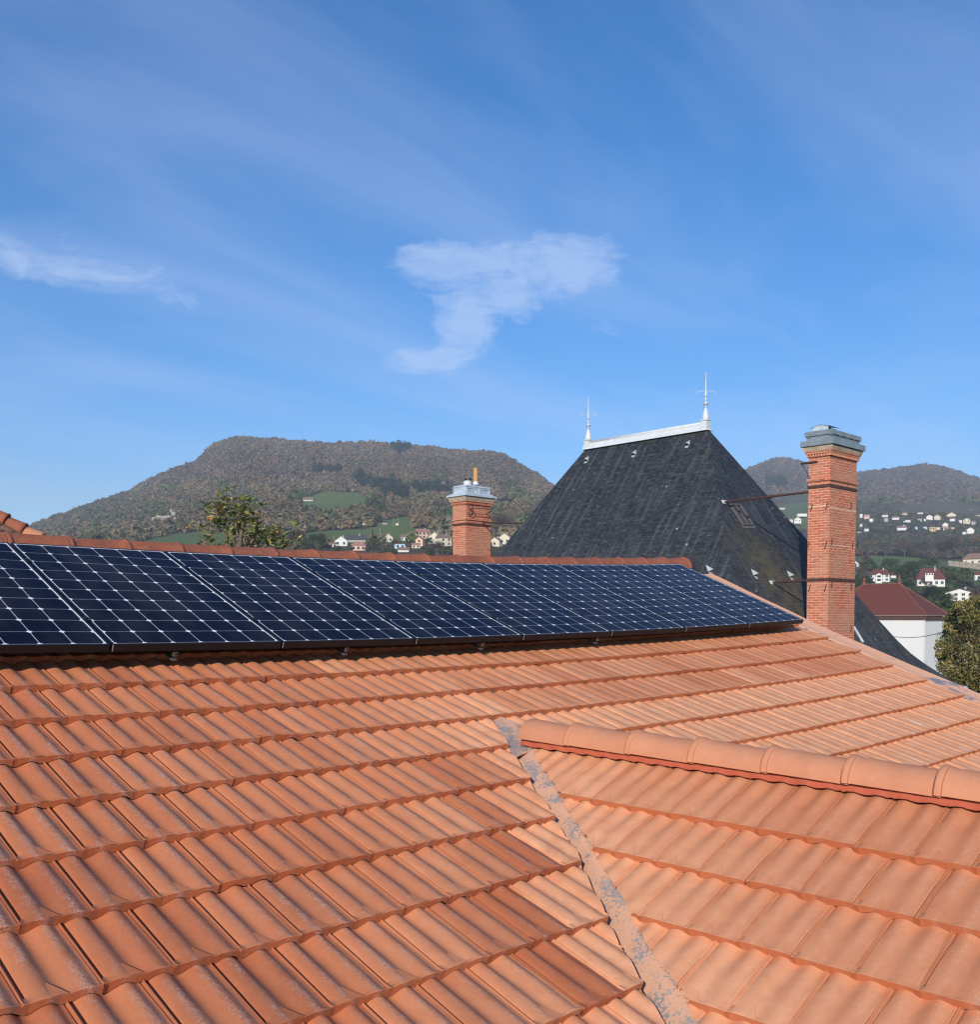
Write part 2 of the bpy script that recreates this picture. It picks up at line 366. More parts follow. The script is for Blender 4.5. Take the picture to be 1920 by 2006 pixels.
def slate():
    m, nt, b = newmat('blue_black_slate'); uv = nt.nodes.new('ShaderNodeUVMap').outputs[0]
    br = nt.nodes.new('ShaderNodeTexBrick'); nt.links.new(uv, br.inputs['Vector']); br.offset = 0.5
    br.inputs['Scale'].default_value = 1.0; br.inputs['Brick Width'].default_value = 0.21; br.inputs['Row Height'].default_value = 0.115
    br.inputs['Mortar Size'].default_value = 0.006; br.inputs['Mortar Smooth'].default_value = 0.15; br.inputs['Bias'].default_value = -0.2
    br.inputs['Color1'].default_value = (0.025, 0.029, 0.036, 1); br.inputs['Color2'].default_value = (0.043, 0.049, 0.058, 1); br.inputs['Mortar'].default_value = (0.014, 0.015, 0.017, 1)
    tc = nt.nodes.new('ShaderNodeTexCoord'); obj = tc.outputs['Object']
    cell = noise(nt, mapping(nt, uv, scale=(4.76, 8.7, 1)), 1.0, 0)
    c = mix_c(nt, math_n(nt, 'MULTIPLY', ramp(nt, cell, [(0.6, 0.0), (0.74, 1.0)]), 0.45), br.outputs['Color'], (0.10, 0.10, 0.095))
    streak = noise(nt, mapping(nt, uv, scale=(7, 0.45, 1)), 1.0, 6, 0.6)
    sp = nt.nodes.new('ShaderNodeSeparateXYZ'); nt.links.new(obj, sp.inputs[0])
    top = ramp(nt, math_n(nt, 'DIVIDE', math_n(nt, 'SUBTRACT', sp.outputs[2], 3.4), 2.4), [(0.0, 0.0), (0.35, 0.0), (1.0, 0.5)])
    c = mix_c(nt, math_n(nt, 'MULTIPLY', ramp(nt, streak, [(0.50, 0.0), (0.78, 1.0)]), top), c, (0.20, 0.21, 0.21))
    # moss and lichen, stored per vertex where it grows
    a = nt.nodes.new('ShaderNodeAttribute'); a.attribute_name = 'moss'
    mn = noise(nt, uv, 2.2, 6, 0.7, 0.5)
    mf = math_n(nt, 'MULTIPLY', a.outputs['Fac'], ramp(nt, mn, [(0.36, 0.0), (0.58, 1.0)]))
    c = mix_c(nt, mf, c, mix_c(nt, noise(nt, uv, 6, 3), (0.095, 0.080, 0.050), (0.155, 0.115, 0.05)))
    pa = noise(nt, mapping(nt, uv, scale=(2.4, 3.2, 1)), 1.3, 3, 0.5)
    c = mix_c(nt, ramp(nt, pa, [(0.72, 0.0), (0.75, 0.35)]), c, (0.20, 0.16, 0.10))
    mo = noise(nt, uv, 0.9, 6, 0.7, 0.3)
    c = mix_c(nt, ramp(nt, mo, [(0.42, 0.0), (0.7, 0.3)]), c, (0.085, 0.085, 0.082))
    vo = nt.nodes.new('ShaderNodeTexVoronoi'); vo.inputs['Scale'].default_value = 1.4; nt.links.new(uv, vo.inputs['Vector'])
    c = mix_c(nt, ramp(nt, vo.outputs['Distance'], [(0.045, 0.8), (0.06, 0.0)]), c, (0.45, 0.42, 0.36))
    nt.links.new(c, b.inputs['Base Color']); b.inputs['Roughness'].default_value = 0.62; b.inputs['Specular IOR Level'].default_value = 0.18
    sv = nt.nodes.new('ShaderNodeSeparateXYZ'); nt.links.new(uv, sv.inputs[0])
    saw = math_n(nt, 'FRACT', math_n(nt, 'DIVIDE', sv.outputs[1], 0.115))
    edn = noise(nt, mapping(nt, uv, scale=(3.2, 8.7, 1)), 1.6, 3, 0.6)
    edge = math_n(nt, 'MULTIPLY', ramp(nt, saw, [(0.0, 1.0), (0.16, 0.0)]), ramp(nt, edn, [(0.45, 0.0), (0.6, 0.85)]))  # pale dashes painted along the course edges, as if catching light
    c = mix_c(nt, edge, c, (0.17, 0.17, 0.16)); nt.links.new(c, b.inputs['Base Color'])
    h = math_n(nt, 'ADD', math_n(nt, 'MULTIPLY', saw, -0.6), math_n(nt, 'MULTIPLY', br.outputs['Fac'], -0.5))
    h = math_n(nt, 'ADD', h, math_n(nt, 'MULTIPLY', cell, 0.7))
    bump(nt, b, h, 0.8, 0.014); return m
M['slate'] = slate()

def pv():
    m, nt, b = newmat('solar_cells'); uv = nt.nodes.new('ShaderNodeUVMap').outputs[0]
    sp = nt.nodes.new('ShaderNodeSeparateXYZ'); nt.links.new(uv, sp.inputs[0])     # uv in cell units
    def dist(u):
        f = math_n(nt, 'FRACT', u); return math_n(nt, 'MINIMUM', f, math_n(nt, 'SUBTRACT', 1.0, f))
    du, dv = dist(sp.outputs[0]), dist(sp.outputs[1])
    a = nt.nodes.new('ShaderNodeAttribute'); a.attribute_name = 'edge'
    line = math_n(nt, 'MAXIMUM', math_n(nt, 'MULTIPLY', math_n(nt, 'LESS_THAN', du, 0.0105), 0.72), math_n(nt, 'MULTIPLY', math_n(nt, 'LESS_THAN', dv, 0.0095), 0.42))
    corner = math_n(nt, 'LESS_THAN', math_n(nt, 'ADD', du, dv), 0.105)
    wh = math_n(nt, 'MAXIMUM', math_n(nt, 'MAXIMUM', line, corner), a.outputs['Fac'])
    fing = math_n(nt, 'LESS_THAN', math_n(nt, 'FRACT', math_n(nt, 'MULTIPLY', sp.outputs[0], 26.0)), 0.18)
    n = noise(nt, mapping(nt, uv, scale=(1, 1, 1)), 0.7, 2)
    cellc = mix_c(nt, math_n(nt, 'MULTIPLY', fing, 0.3), mix_c(nt, n, (0.004, 0.0045, 0.011), (0.006, 0.0075, 0.020)), (0.014, 0.016, 0.036))
    oi = nt.nodes.new('ShaderNodeObjectInfo')
    cellc = mix_c(nt, math_n(nt, 'MULTIPLY', oi.outputs['Random'], 0.5), cellc, (0.010, 0.008, 0.018))
    c = mix_c(nt, wh, cellc, (0.88, 0.90, 0.92))
    tco = nt.nodes.new('ShaderNodeTexCoord'); dst = noise(nt, mapping(nt, tco.outputs['Object'], scale=(1.5, .7, .7)), 2.2, 6, 0.65)
    c = mix_c(nt, ramp(nt, dst, [(0.45, 0.0), (0.8, 0.06)]), c, (0.45, 0.38, 0.32))
    nt.links.new(math_n(nt, 'MULTIPLY_ADD', dst, 0.16, 0.04), b.inputs['Roughness'])
    nt.links.new(c, b.inputs['Base Color']); b.inputs['Roughness'].default_value = 0.10; b.inputs['Specular IOR Level'].default_value = 0.5
    b.inputs['IOR'].default_value = 1.10
    return m
M['pv'] = pv()
M['frame'] = plain('black_anodised_frame', (0.012, 0.012, 0.014), 0.38, 0.3, var=0.2, scale=20)
M['alu'] = plain('grey_aluminium', (0.50, 0.50, 0.50), 0.4, 0.6)
def render_wall(name, col, stain=0.15):
    m, nt, b = newmat(name); tc = nt.nodes.new('ShaderNodeTexCoord'); obj = tc.outputs['Object']
    f = noise(nt, mapping(nt, obj, scale=(1, 1, 0.35)), 0.8, 6, 0.6)
    c = mix_c(nt, math_n(nt, 'MULTIPLY', ramp(nt, f, [(0.4, 0.0), (0.75, 1.0)]), stain), col, tuple(x * 0.6 for x in col))
    nt.links.new(c, b.inputs['Base Color']); b.inputs['Roughness'].default_value = 0.9; b.inputs['Specular IOR Level'].default_value = 0.15; return m
WALLS = {k: render_wall(k + '_render', c) for k, c in dict(white=(0.80, 0.78, 0.72), cream=(0.74, 0.66, 0.50), pink=(0.72, 0.48, 0.38), peach=(0.76, 0.52, 0.34),
        ochre=(0.72, 0.52, 0.24), blue=(0.55, 0.72, 0.88), grey=(0.42, 0.40, 0.37)).items()}
def rooftile(name, c1, c2):
    m, nt, b = newmat(name); tc = nt.nodes.new('ShaderNodeTexCoord'); uv = nt.nodes.new('ShaderNodeUVMap').outputs[0]
    br = nt.nodes.new('ShaderNodeTexBrick'); nt.links.new(uv, br.inputs['Vector']); br.inputs['Scale'].default_value = 1
    br.inputs['Brick Width'].default_value = 0.25; br.inputs['Row Height'].default_value = 0.33; br.inputs['Mortar Size'].default_value = 0.015
    br.inputs['Color1'].default_value = (*c1, 1); br.inputs['Color2'].default_value = (*c2, 1); br.inputs['Mortar'].default_value = (*[x * 0.5 for x in c1], 1)
    f = noise(nt, tc.outputs['Object'], 1.3, 5)
    c = mix_c(nt, math_n(nt, 'MULTIPLY', f, 0.4), br.outputs['Color'], tuple(x * 0.6 for x in c1))
    nt.links.new(c, b.inputs['Base Color']); b.inputs['Roughness'].default_value = 0.8; bump(nt, b, br.outputs['Fac'], -0.5, 0.02); return m
ROOFS = dict(red=rooftile('red_roof_tiles', (0.155, 0.046, 0.034), (0.19, 0.056, 0.040)), brown=rooftile('brown_roof_tiles', (0.26, 0.15, 0.11), (0.32, 0.19, 0.14)),
             orange=rooftile('orange_roof_tiles', (0.42, 0.20, 0.13), (0.48, 0.25, 0.17)), dark=rooftile('dark_roof_tiles', (0.07, 0.065, 0.065), (0.10, 0.09, 0.09)))
M['pane'] = plain('dark_window_glass', (0.03, 0.035, 0.045), 0.15, spec=0.6)
M['shutter'] = plain('painted_shutter', (0.20, 0.13, 0.09), 0.6)
M['bark'] = plain('grey_bark', (0.16, 0.13, 0.10), 0.9, scale=8, var=0.3, bmp=0.01)
def foliage(name, trans=0.0):
    m, nt, b = newmat(name)
    a = nt.nodes.new('ShaderNodeAttribute'); a.attribute_name = 'leafcol'
    nt.links.new(a.outputs['Color'], b.inputs['Base Color']); b.inputs['Roughness'].default_value = 0.62 if trans else 0.85
    b.inputs['Specular IOR Level'].default_value = 0.35 if trans else 0.08
    return m
M['leaf'] = foliage('leaf_clusters'); M['gloss_leaf'] = foliage('glossy_leaves', 1.0)

# ================================================================ TILED HOUSE (foreground roof)
RO = np.array([2.05307, 4.91307, -0.14199]); TH = 0.37773
UPV = np.array([0, math.cos(TH), math.sin(TH)]); NV = np.array([0, -math.sin(TH), math.cos(TH)]); XV = np.array([1.0, 0, 0])
def RW(x, s, n):
    x = np.asarray(x, float); s = np.asarray(s, float); n = np.asarray(n, float)
    sc_ = np.clip(s, -6, 3)
    n = n + (0.00363 + 0.00037 * sc_) * (x - 1.11542) ** 2       # the old roof sags a little in the middle
    return RO + x[..., None] * XV + s[..., None] * UPV + n[..., None] * NV
TW, TG = 0.22356, 0.35609
def nbase(s): return -0.1286 - 0.022 * s
VERGE = 7.30
house = thing('tiled_house', 'house under a terracotta tiled roof carrying the row of solar panels', 'house', (3, 5, -9))

_pp = np.array([0, .014, .026, .040, .062, .078, .10, .15, .21, .27, .33, .385, .43, .475, .52, .57, .63, .70, .76, .82, .875, .915, .95, .98, 1.0])
_hh = np.array([-.006, -.0035, -.0045, -.016, -.0165, -.0125, -.0085, -.0045, -.0012, 0, -.0012, -.0052, -.0098, -.0126, -.0132, -.0118, -.0075, -.0025, 0, -.0008, -.0042, -.0075, -.0095, -.0088, -.0115])
_vv = np.array([0.0, 0.004, 0.012, 0.022, 0.033, 0.044, 0.055, 0.066, 0.077, 0.10, 0.15, 0.22, 0.30, 0.366])
_hh = _hh * 1.62; _hh[1:5] = [-.0050, -.0060, -.0165, -.0170]; _pp[0] = -.014; _hh[0] = -.026
def sstep(a, b, x):
    t = np.clip((x - a) / (b - a), 0, 1); return t * t * (3 - 2 * t)
def tile_local():
    """returns arrays P(u fraction), Vl (distance up), H (height) for top grid and nose rows"""
    P, Vl = np.meshgrid(_pp, _vv)
    H = np.tile(_hh, (len(_vv), 1)).copy()
    # the side channel closes before the nose
    close = 1 - sstep(0.03, 0.045, Vl); chm = (P > .03) & (P < .09)
    H = np.where(chm, H * (1 - close) + close * (-.0085), H)
    # flatter nose
    flat = 1 - sstep(0.0, 0.016, Vl)
    H = H * (1 - 0.72 * flat)
    # raised triangular water-bar facet in the middle trough
    ax, av = .375, .078
    t = np.clip(1 - Vl / av, 0, 1)
    inside = (P > ax - (ax - .262) * t) & (P < ax + (.555 - ax) * t) & (Vl < av)
    H = H - 0.0035 * (1 - sstep(0.0, 0.006, Vl))
    return P, Vl, H
LP, LV, LH = tile_local()
nu, nv = len(_pp), len(_vv)
MK = (5.2, -2.0); LASTMARK = [None]
def make_tiles(origins, wmap, tw, tg, rng, dustf=None, agef=None, tintf=None, hs=1.0, chf=None, sink=.0034, wl=.78, hsf=None, lenf=None, ph=.463):
    """origins: list of (x0, s0). wmap(x, s, n)->world. Returns V, F, uv, attrs."""
    V = []; F = []; UV = []; tint = []; dust = []; age = []; mark = []
    base_f = []
    for j in range(nv - 1):
        for i in range(nu - 1): base_f.append((j * nu + i, j * nu + i + 1, (j + 1) * nu + i + 1, (j + 1) * nu + i))
    nb = nu * nv           # nose top row copy (sharp), nose bottom row
    for i in range(nu - 1): base_f.append((nb + nu + i, nb + nu + i + 1, nb + i + 1, nb + i))
    # right end cap (small) : from right edge down
    nc = nb + 2 * nu
    for j in range(nv - 1): base_f.append((j * nu + nu - 1, nc + j, nc + j + 1, (j + 1) * nu + nu - 1))
    nt3 = nc + nv
    base_f = [tuple(f) for f in base_f] + [(nt3, nt3 + 1, nt3 + 6, nt3 + 2), (nt3, nt3 + 2, nt3 + 5, nt3 + 3), (nt3 + 1, nt3, nt3 + 3, nt3 + 4)]
    base_f = np.array(base_f); ntot = nt3 + 7
    TP = np.array([.385, .262, .560]); TV = np.array([.078, .0015, .0015]); TH3 = np.interp(TP, _pp, _hh); TH3[0] += .0012; TH3[1] = -.0020; TH3[2] = -.0050
    TP6 = np.r_[TP, TP, (TP[1] + TP[2]) / 2]; TV6 = np.r_[TV, TV, .0015]; TH6 = np.r_[TH3, TH3 - .016, (TH3[1] + TH3[2]) / 2]
    lowp = np.interp((_pp + ph) % 1.0, _pp, _hh); lowp = np.maximum(lowp, -.0225)
    uv_v = np.concatenate([np.stack([LP.ravel(), LV.ravel() / tg], 1), np.stack([_pp, np.full(nu, -.02)], 1), np.stack([_pp, np.full(nu, -.08)], 1), np.stack([np.full(nv, .99), _vv / tg], 1), np.stack([np.full(7, .1), TV6 / tg], 1)])
    for (x0, s0) in origins:
        jx, js, jr, jn = rng.normal(0, .0012), rng.normal(0, .0022), rng.normal(0, .0035), rng.normal(0, .0010)
        P = LP * tw; Vl = LV * tg / 0.356
        if lenf is not None: Vl = Vl.copy(); Vl[-1] += lenf(s0)
        hs_x = hs if hsf is None else hs * hsf(x0)
        cs_ = 1.0 if chf is None else chf(x0); LHc = np.where((LP > .026) & (LP < .085), LH * cs_ - .0055 * (1 - cs_), LH)
        xs = x0 + P + jx + jr * Vl; ss = s0 + Vl + js
        nn_ = nbase(ss) - .0265 * Vl / tg + LHc * np.where(LP < .09, 1, hs_x * (wl + (1 - wl) * sstep(.45, .92, LV / .356))) + jn + .0025 * rng.normal(0, .3) * (LP - .5)
        top = wmap(xs, ss, nn_).reshape(-1, 3)
        nr_t = top[:nu].copy()
        xb = x0 + _pp * tw + jx; sb = np.full(nu, s0 + .003 + js)
        nb_ = nbase(sb) - .0265 + np.where(np.abs(_pp - (1 - ph)) < .11, lowp, lowp * hs_x) + sink
        nbt = wmap(xb, sb, np.minimum(nb_, nn_[0] - .003))
        cap = wmap(xs[:, -1], ss[:, -1], nn_[:, -1] - .014)
        x6 = x0 + TP6 * tw + jx; s6 = s0 + TV6 * tg / .356 + js; tri = wmap(x6, s6, nbase(s6) - .0265 * (TV6 * tg / .356) / tg + TH6 * hs_x * wl + jn)
        V.append(np.concatenate([top, nr_t, nbt, cap, tri]))
        F.append(base_f + ntot * (len(V) - 1))
        UV.append(uv_v[base_f.ravel()])
        tt = rng.uniform(0, 1) if tintf is None else tintf(x0, s0, rng)
        xc, scn = xs, ss
        tint.append(np.full(ntot, tt))
        allx = np.concatenate([xs.ravel(), xs[0], xb, xs[:, -1], x6]); alls = np.concatenate([ss.ravel(), ss[0], sb, ss[:, -1], s6])
        dd = dustf(allx, alls, x0, s0, rng) if dustf else np.zeros(ntot)
        dd[nb:nc] *= .22; dd[nc:nt3] *= .5
        mark.append(np.exp(-((allx - MK[0]) / .9) ** 2 - ((alls - MK[1]) / .55) ** 2)); dust.append(dd); age.append(np.full(ntot, agef(x0, s0, rng) if agef else 1.0))
    LASTMARK[0] = np.concatenate(mark); return np.concatenate(V), np.concatenate(F), np.concatenate(UV), np.concatenate(tint), np.concatenate(dust), np.concatenate(age)

# ---- the cross gable plane (measured) and the valley
KG = 0.968
GE = np.array([-.0685, 1, .0191]); PHI = .4791
GV = np.array([math.cos(PHI), 0, math.sin(PHI)]); GP = np.array([3.8097, 2, -.9331]) * KG
GN = np.cross(GE, GV); GN = GN / np.linalg.norm(GN); GN = GN if GN[2] > 0 else -GN
GTW, GTG = .2168 , .3195
def GW(q, d, n):
    q = np.asarray(q, float); d = np.asarray(d, float); n = np.asarray(n, float)
    return GP + q[..., None] * GE + d[..., None] * GV + n[..., None] * GN
# gable tiles run so that, looking up the slope, +u goes towards -q
GD_RIDGE = 0.455
VLDUM = 0
# valley polyline in world xy (seen cut edges): left edge on main roof, right edge on gable
def main_pt(px, py, n=-.135):
    P0 = RO + NV * n; Nn = NV + .022 * UPV; P = onplane(px, py, P0, Nn) - RO
    for _ in range(8):
        b = (.00363 + .00037 * (P @ UPV)) * (P[0] - 1.115) ** 2
        P = onplane(px, py, RO + NV * (n + b), Nn) - RO
    return np.array([P[0], P @ UPV])
MK = tuple(main_pt(1765, 1408))
VLpx = [(972, 1414), (1000, 1458), (1047, 1530), (1090, 1595), (1135, 1665), (1180, 1759), (1227, 1853), (1270, 1931), (1318, 2006), (1402, 2150), (1520, 2350)]
VL = np.array([main_pt(*p) for p in VLpx])                       # (x, s) on main roof
VRpx = [(1030, 1440), (1052, 1475), (1085, 1530), (1128, 1600), (1180, 1685), (1217, 1745), (1255, 1815), (1300, 1885), (1348, 1950), (1374, 2006), (1455, 2150), (1570, 2350)]
VR = []
for p in VRpx:
    G = onplane(*p, GP, GN) - GP; A = np.stack([GE, GV], 1); c = np.linalg.lstsq(A, G, rcond=None)[0]; VR.append(c)
VR = np.array(VR)                                                # (q, d)

def clip_poly(V, F, extra, keepfun):
    """drop faces with centroid outside; move nothing (edge cut handled by bisect)"""
    return V, F

def fit_line(P):
    c = P.mean(0); u, s_, vt = np.linalg.svd(P - c); return c, vt[0]
ts = []
k = -5
rows = []
for k in range(-4, 19):
    s0 = -(.18975 + .35609 * (k - 1))
    off = .1287 + .0083 * (k - 1) + (0 if k % 2 else -.1118)
    for j in range(-26, 34):
        x0 = off + j * TW
        if x0 > VERGE - .012: continue
        rows.append((x0, s0))
def vx(s): return np.interp(-s, -VL[:, 1], VL[:, 0])            # valley x at s
special = {(5, 0), (6, 0), (7, 0), (8, 0), (9, 0), (10, 1)}
left_t, right_t = [], []
APEX = (VL[0][0], VL[0][1])
for (x0, s0) in rows:
    if s0 + TG * .6 < APEX[1]:
        xv = vx(s0 + TG + .03)
        if x0 < xv - .01: left_t.append((x0, s0))
        elif x0 > APEX[0] + 0.16: right_t.append((x0, s0))
    else: left_t.append((x0, s0))
def dust_main(x, s, x0, s0, r):
    xv = np.interp(-s, -VL[:, 1], VL[:, 0]); below = s < APEX[1] + .1
    d = np.where(below, xv - x, np.hypot(x - APEX[0], (s - APEX[1])) * 1.3)
    near = np.exp(-np.clip(d, 0, 9) / .38) * np.where(s < .35, 1, .4)
    k_ = r.uniform(.6, 1.2) + (.5 if r.random() < .06 else 0)
    wide = .34 * np.exp(-((x - 2.6) / 1.9) ** 2) * sstep(.2, -.3, s) if False else .40 * np.exp(-((x - 2.3) / 2.2) ** 2)
    patch = .55 * np.exp(-((x - 5.6 + .55 * (s + 1)) / .35) ** 2) * np.exp(-((s + 1.3) / .7) ** 2)
    vv = .45 * np.exp(-(VERGE - np.clip(x, -9, VERGE)) / .35)
    base = .06 + .36 * (1 / (1 + np.exp(-(x - 3.2) / .7)))
    dk = 1.0
    # a few clean tiles laid last beside the valley
    if s0 < -1.3 and .17 < (float(np.interp(-s0, -VL[:, 1], VL[:, 0])) - (x0 + TW * .5)) < .40: dk = .10
    if -2.0 < s0 < -1.3 and dk < 1: dk = .35
    return np.clip((near * 1.15 + wide + patch + vv + base) * k_ * dk, 0, 1)
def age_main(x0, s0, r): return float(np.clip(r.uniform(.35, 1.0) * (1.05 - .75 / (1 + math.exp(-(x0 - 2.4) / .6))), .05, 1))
def tint_main(x0, s0, r):
    t = np.clip(r.normal(.45, .27), 0, 1)
    if s0 < -1.3 and .17 < (float(np.interp(-s0, -VL[:, 1], VL[:, 0])) - (x0 + TW * .5)) < .40: t = .12
    return float(t)
_tvr = .022
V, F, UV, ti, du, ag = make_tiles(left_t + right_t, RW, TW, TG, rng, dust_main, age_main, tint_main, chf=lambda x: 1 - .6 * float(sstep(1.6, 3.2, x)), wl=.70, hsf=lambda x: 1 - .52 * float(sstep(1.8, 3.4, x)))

def bm_from(V, F, UV, ti, du, ag):
    me = D.meshes.new('tmp'); me.from_pydata(V.tolist(), [], F.tolist())
    l = me.uv_layers.new(name='UVMap'); l.data.foreach_set('uv', UV.ravel())
    for k_, a_ in (('tint', ti), ('dust', du), ('age', ag), ('mark', LASTMARK[0])):
        q = me.attributes.new(k_, 'FLOAT', 'POINT'); q.data.foreach_set('value', a_)
    return me
def cut_mesh(me, region, planes):
    """bisect faces in region by each plane, dropping the outer side. region(co)->bool on face centre"""
    bm = bmesh.new(); bm.from_mesh(me)
    for (lo, hi, co, no) in planes:
        fs = [f for f in bm.faces if region(f.calc_center_median()) and lo <= f.calc_center_median().y < hi]
        geom = set(fs)
        for f in fs: geom.update(f.edges); geom.update(f.verts)
        r = bmesh.ops.bisect_plane(bm, geom=list(geom), plane_co=co, plane_no=no, clear_outer=False)
        # remove faces on the outer side
        dead = [f for f in bm.faces if region(f.calc_center_median()) and lo <= f.calc_center_median().y < hi and (f.calc_center_median() - Vector(co)).dot(Vector(no)) > 1e-5]
        bmesh.ops.delete(bm, geom=dead, context='FACES')
    bm.to_mesh(me); bm.free(); return me
# main roof
me = bm_from(V, F, UV, ti, du, ag)
WL = [Vector(RW(np.array(a[0]), np.array(a[1]), np.array(-.135)).tolist()) for a in VL]
planes = []
for a, b in zip(WL[:-1], WL[1:]):
    d = (b - a); d.z = 0; no = Vector((-d.y, d.x, 0)); no = no if no.x > 0 else -no
    planes.append((b.y, a.y, tuple(a), tuple(no.normalized())))
xlim = WL[0].x + .12
me = cut_mesh(me, lambda c: c.x < xlim, planes)
# trim at the verge
bm = bmesh.new(); bm.from_mesh(me)
bmesh.ops.bisect_plane(bm, geom=bm.verts[:] + bm.edges[:] + bm.faces[:], plane_co=(RO[0] + VERGE, 0, 0), plane_no=(1, 0, 0), clear_outer=True)
bm.to_mesh(me); bm.free()
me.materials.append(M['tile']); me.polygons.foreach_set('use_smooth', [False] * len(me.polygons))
def loc_parent(me, parent):
    off = Matrix.Translation(-Vector(parent.location)); me.transform(off)
def smooth_by_angle(me, ang=35):
    me.polygons.foreach_set('use_smooth', [True] * len(me.polygons))
    try: me.set_sharp_from_angle(angle=math.radians(ang))
    except Exception: pass
loc_parent(me, house); smooth_by_angle(me); me.name = 'main_roof_slope'
o = D.objects.new('roof_slope', me); link(o, house)
o['label'] = 'large terracotta slope of wavy interlocking tiles below the solar panels'

# under-sheet so that no light leaks
X0_, X1_ = -4.9, VERGE
def slab_pts(x0, x1, s0, s1, n): return [RW(np.array(a), np.array(b), np.array(n + nbase(b) + .1286)) for a, b in ((x0, s0), (x1, s0), (x1, s1), (x0, s1))]
def grid_sheet(name, x0, x1, s0, s1, n, mat, parent, nx=24):
    V = []; F = []
    for i in range(nx + 1):
        for s in (s0, s1):
            x = x0 + (x1 - x0) * i / nx; V.append(RW(np.array(x), np.array(s), np.array(n + nbase(s) + .1286)) - np.array(parent.location))
    for i in range(nx): F.append((2 * i, 2 * i + 2, 2 * i + 3, 2 * i + 1))
    return mesh(name, V, F, mat, parent)
M['felt'] = plain('dark_roofing_felt', (0.035, 0.022, 0.018), 0.9)
grid_sheet('roof_deck', X0_, X1_, -6.3, 1.85, -.215, M['felt'], house)

# ---- gable (left slope)
gt = []
for r_ in range(0, 14):
    d0 = -r_ * GTG * 1.0
    q0 = (.934 if r_ % 2 == 0 else .598) * KG - .0185 * r_
    for j in range(-14, 22):
        gt.append((q0 + j * GTW, d0))
def gmap(x, s, n):
    # local x runs along -q ; s = d ; n relative
    return GW(-x, s, n - nbase(s) * 1.0)
def dust_g(x, s, x0, s0, r):
    q = -x; qv = np.interp(-s, -VR[:, 1], VR[:, 0]); d = qv - q
    k_ = r.uniform(.85, 1.08)
    return np.clip((.30 + .75 * np.exp(-np.clip(d, 0, 9) / .85)) * k_, 0, 1)
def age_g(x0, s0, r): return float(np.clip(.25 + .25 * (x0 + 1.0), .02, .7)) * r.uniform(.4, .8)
gto = [(-(q), d) for q, d in gt]
gkeep = []
for x0, s0 in gto:
    qv = float(np.interp(-(s0 + .1), -VR[:, 1], VR[:, 0]))
    if -(x0 + GTW) < qv + .35 and s0 < GD_RIDGE - .02: gkeep.append((x0, s0))
V, F, UV, ti, du, ag = make_tiles(gkeep, gmap, GTW, GTG, rng, dust_g, age_g, lambda x, s, r: float(np.clip(r.normal(.72, .12), 0, 1)), hs=.85, wl=.36, chf=lambda x: .95, sink=.0012, ph=.415, lenf=lambda s: .06 if abs(s) < .01 else 0.0)
me = bm_from(V, F, UV, ti, du, ag)
WR = [Vector((GP + a[0] * GE + a[1] * GV).tolist()) for a in VR]
ext = WR[0] + (WR[0] - WR[2]) * 1.2; WR = [ext] + WR
planes = []
for a, b in zip(WR[:-1], WR[1:]):
    d = (b - a); d.z = 0; no = Vector((-d.y, d.x, 0)); no = no if no.x < 0 else -no
    planes.append((b.y, a.y, tuple(a), tuple(no.normalized())))
me = cut_mesh(me, lambda c: True, planes)
# cut at the ridge
bm = bmesh.new(); bm.from_mesh(me)
Rg = GP + GD_RIDGE * GV; rn = np.cross(GE, [0, 0, 1]); rn = rn / np.linalg.norm(rn); rn = rn if rn[0] > 0 else -rn
bmesh.ops.bisect_plane(bm, geom=bm.verts[:] + bm.edges[:] + bm.faces[:], plane_co=tuple(Rg), plane_no=tuple(rn), clear_outer=True)
bmesh.ops.bisect_plane(bm, geom=bm.verts[:] + bm.edges[:] + bm.faces[:], plane_co=(0, WR[1].y + .02, 0), plane_no=(0, 1, 0), clear_outer=True)
bm.to_mesh(me); bm.free()
me2 = me.copy()
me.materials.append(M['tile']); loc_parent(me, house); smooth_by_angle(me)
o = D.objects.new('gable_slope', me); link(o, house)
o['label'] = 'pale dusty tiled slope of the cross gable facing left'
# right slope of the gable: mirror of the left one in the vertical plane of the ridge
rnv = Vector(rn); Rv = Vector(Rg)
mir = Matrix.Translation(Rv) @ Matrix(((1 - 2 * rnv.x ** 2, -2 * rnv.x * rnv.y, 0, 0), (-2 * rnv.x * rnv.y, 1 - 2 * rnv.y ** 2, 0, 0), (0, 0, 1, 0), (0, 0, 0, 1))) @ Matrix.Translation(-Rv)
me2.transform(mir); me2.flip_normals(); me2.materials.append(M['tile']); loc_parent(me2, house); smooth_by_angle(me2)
link(D.objects.new('gable_slope', me2), house)
# gable decks
def gable_deck():
    m = MB(); V = []
    for side in (0, 1):
        qs = [(VR[0][0] - .02, GD_RIDGE), (VR[0][0] - .02, VR[0][1]), (VR[-1][0], VR[-1][1]), (VR[-1][0] - 2.5, VR[-1][1]), (VR[-1][0] - 2.5, GD_RIDGE)]
        pts = []
        for q, d in qs:
            p = GP + (q - .03) * GE + (d - .0) * GV - .055 * GN
            if side: p = np.array((mir @ Vector(p.tolist()))[:])
            pts.append(p)
        m.add(pts, [tuple(range(5))])
    return m.build('gable_deck', M['felt'], house)
gable_deck()

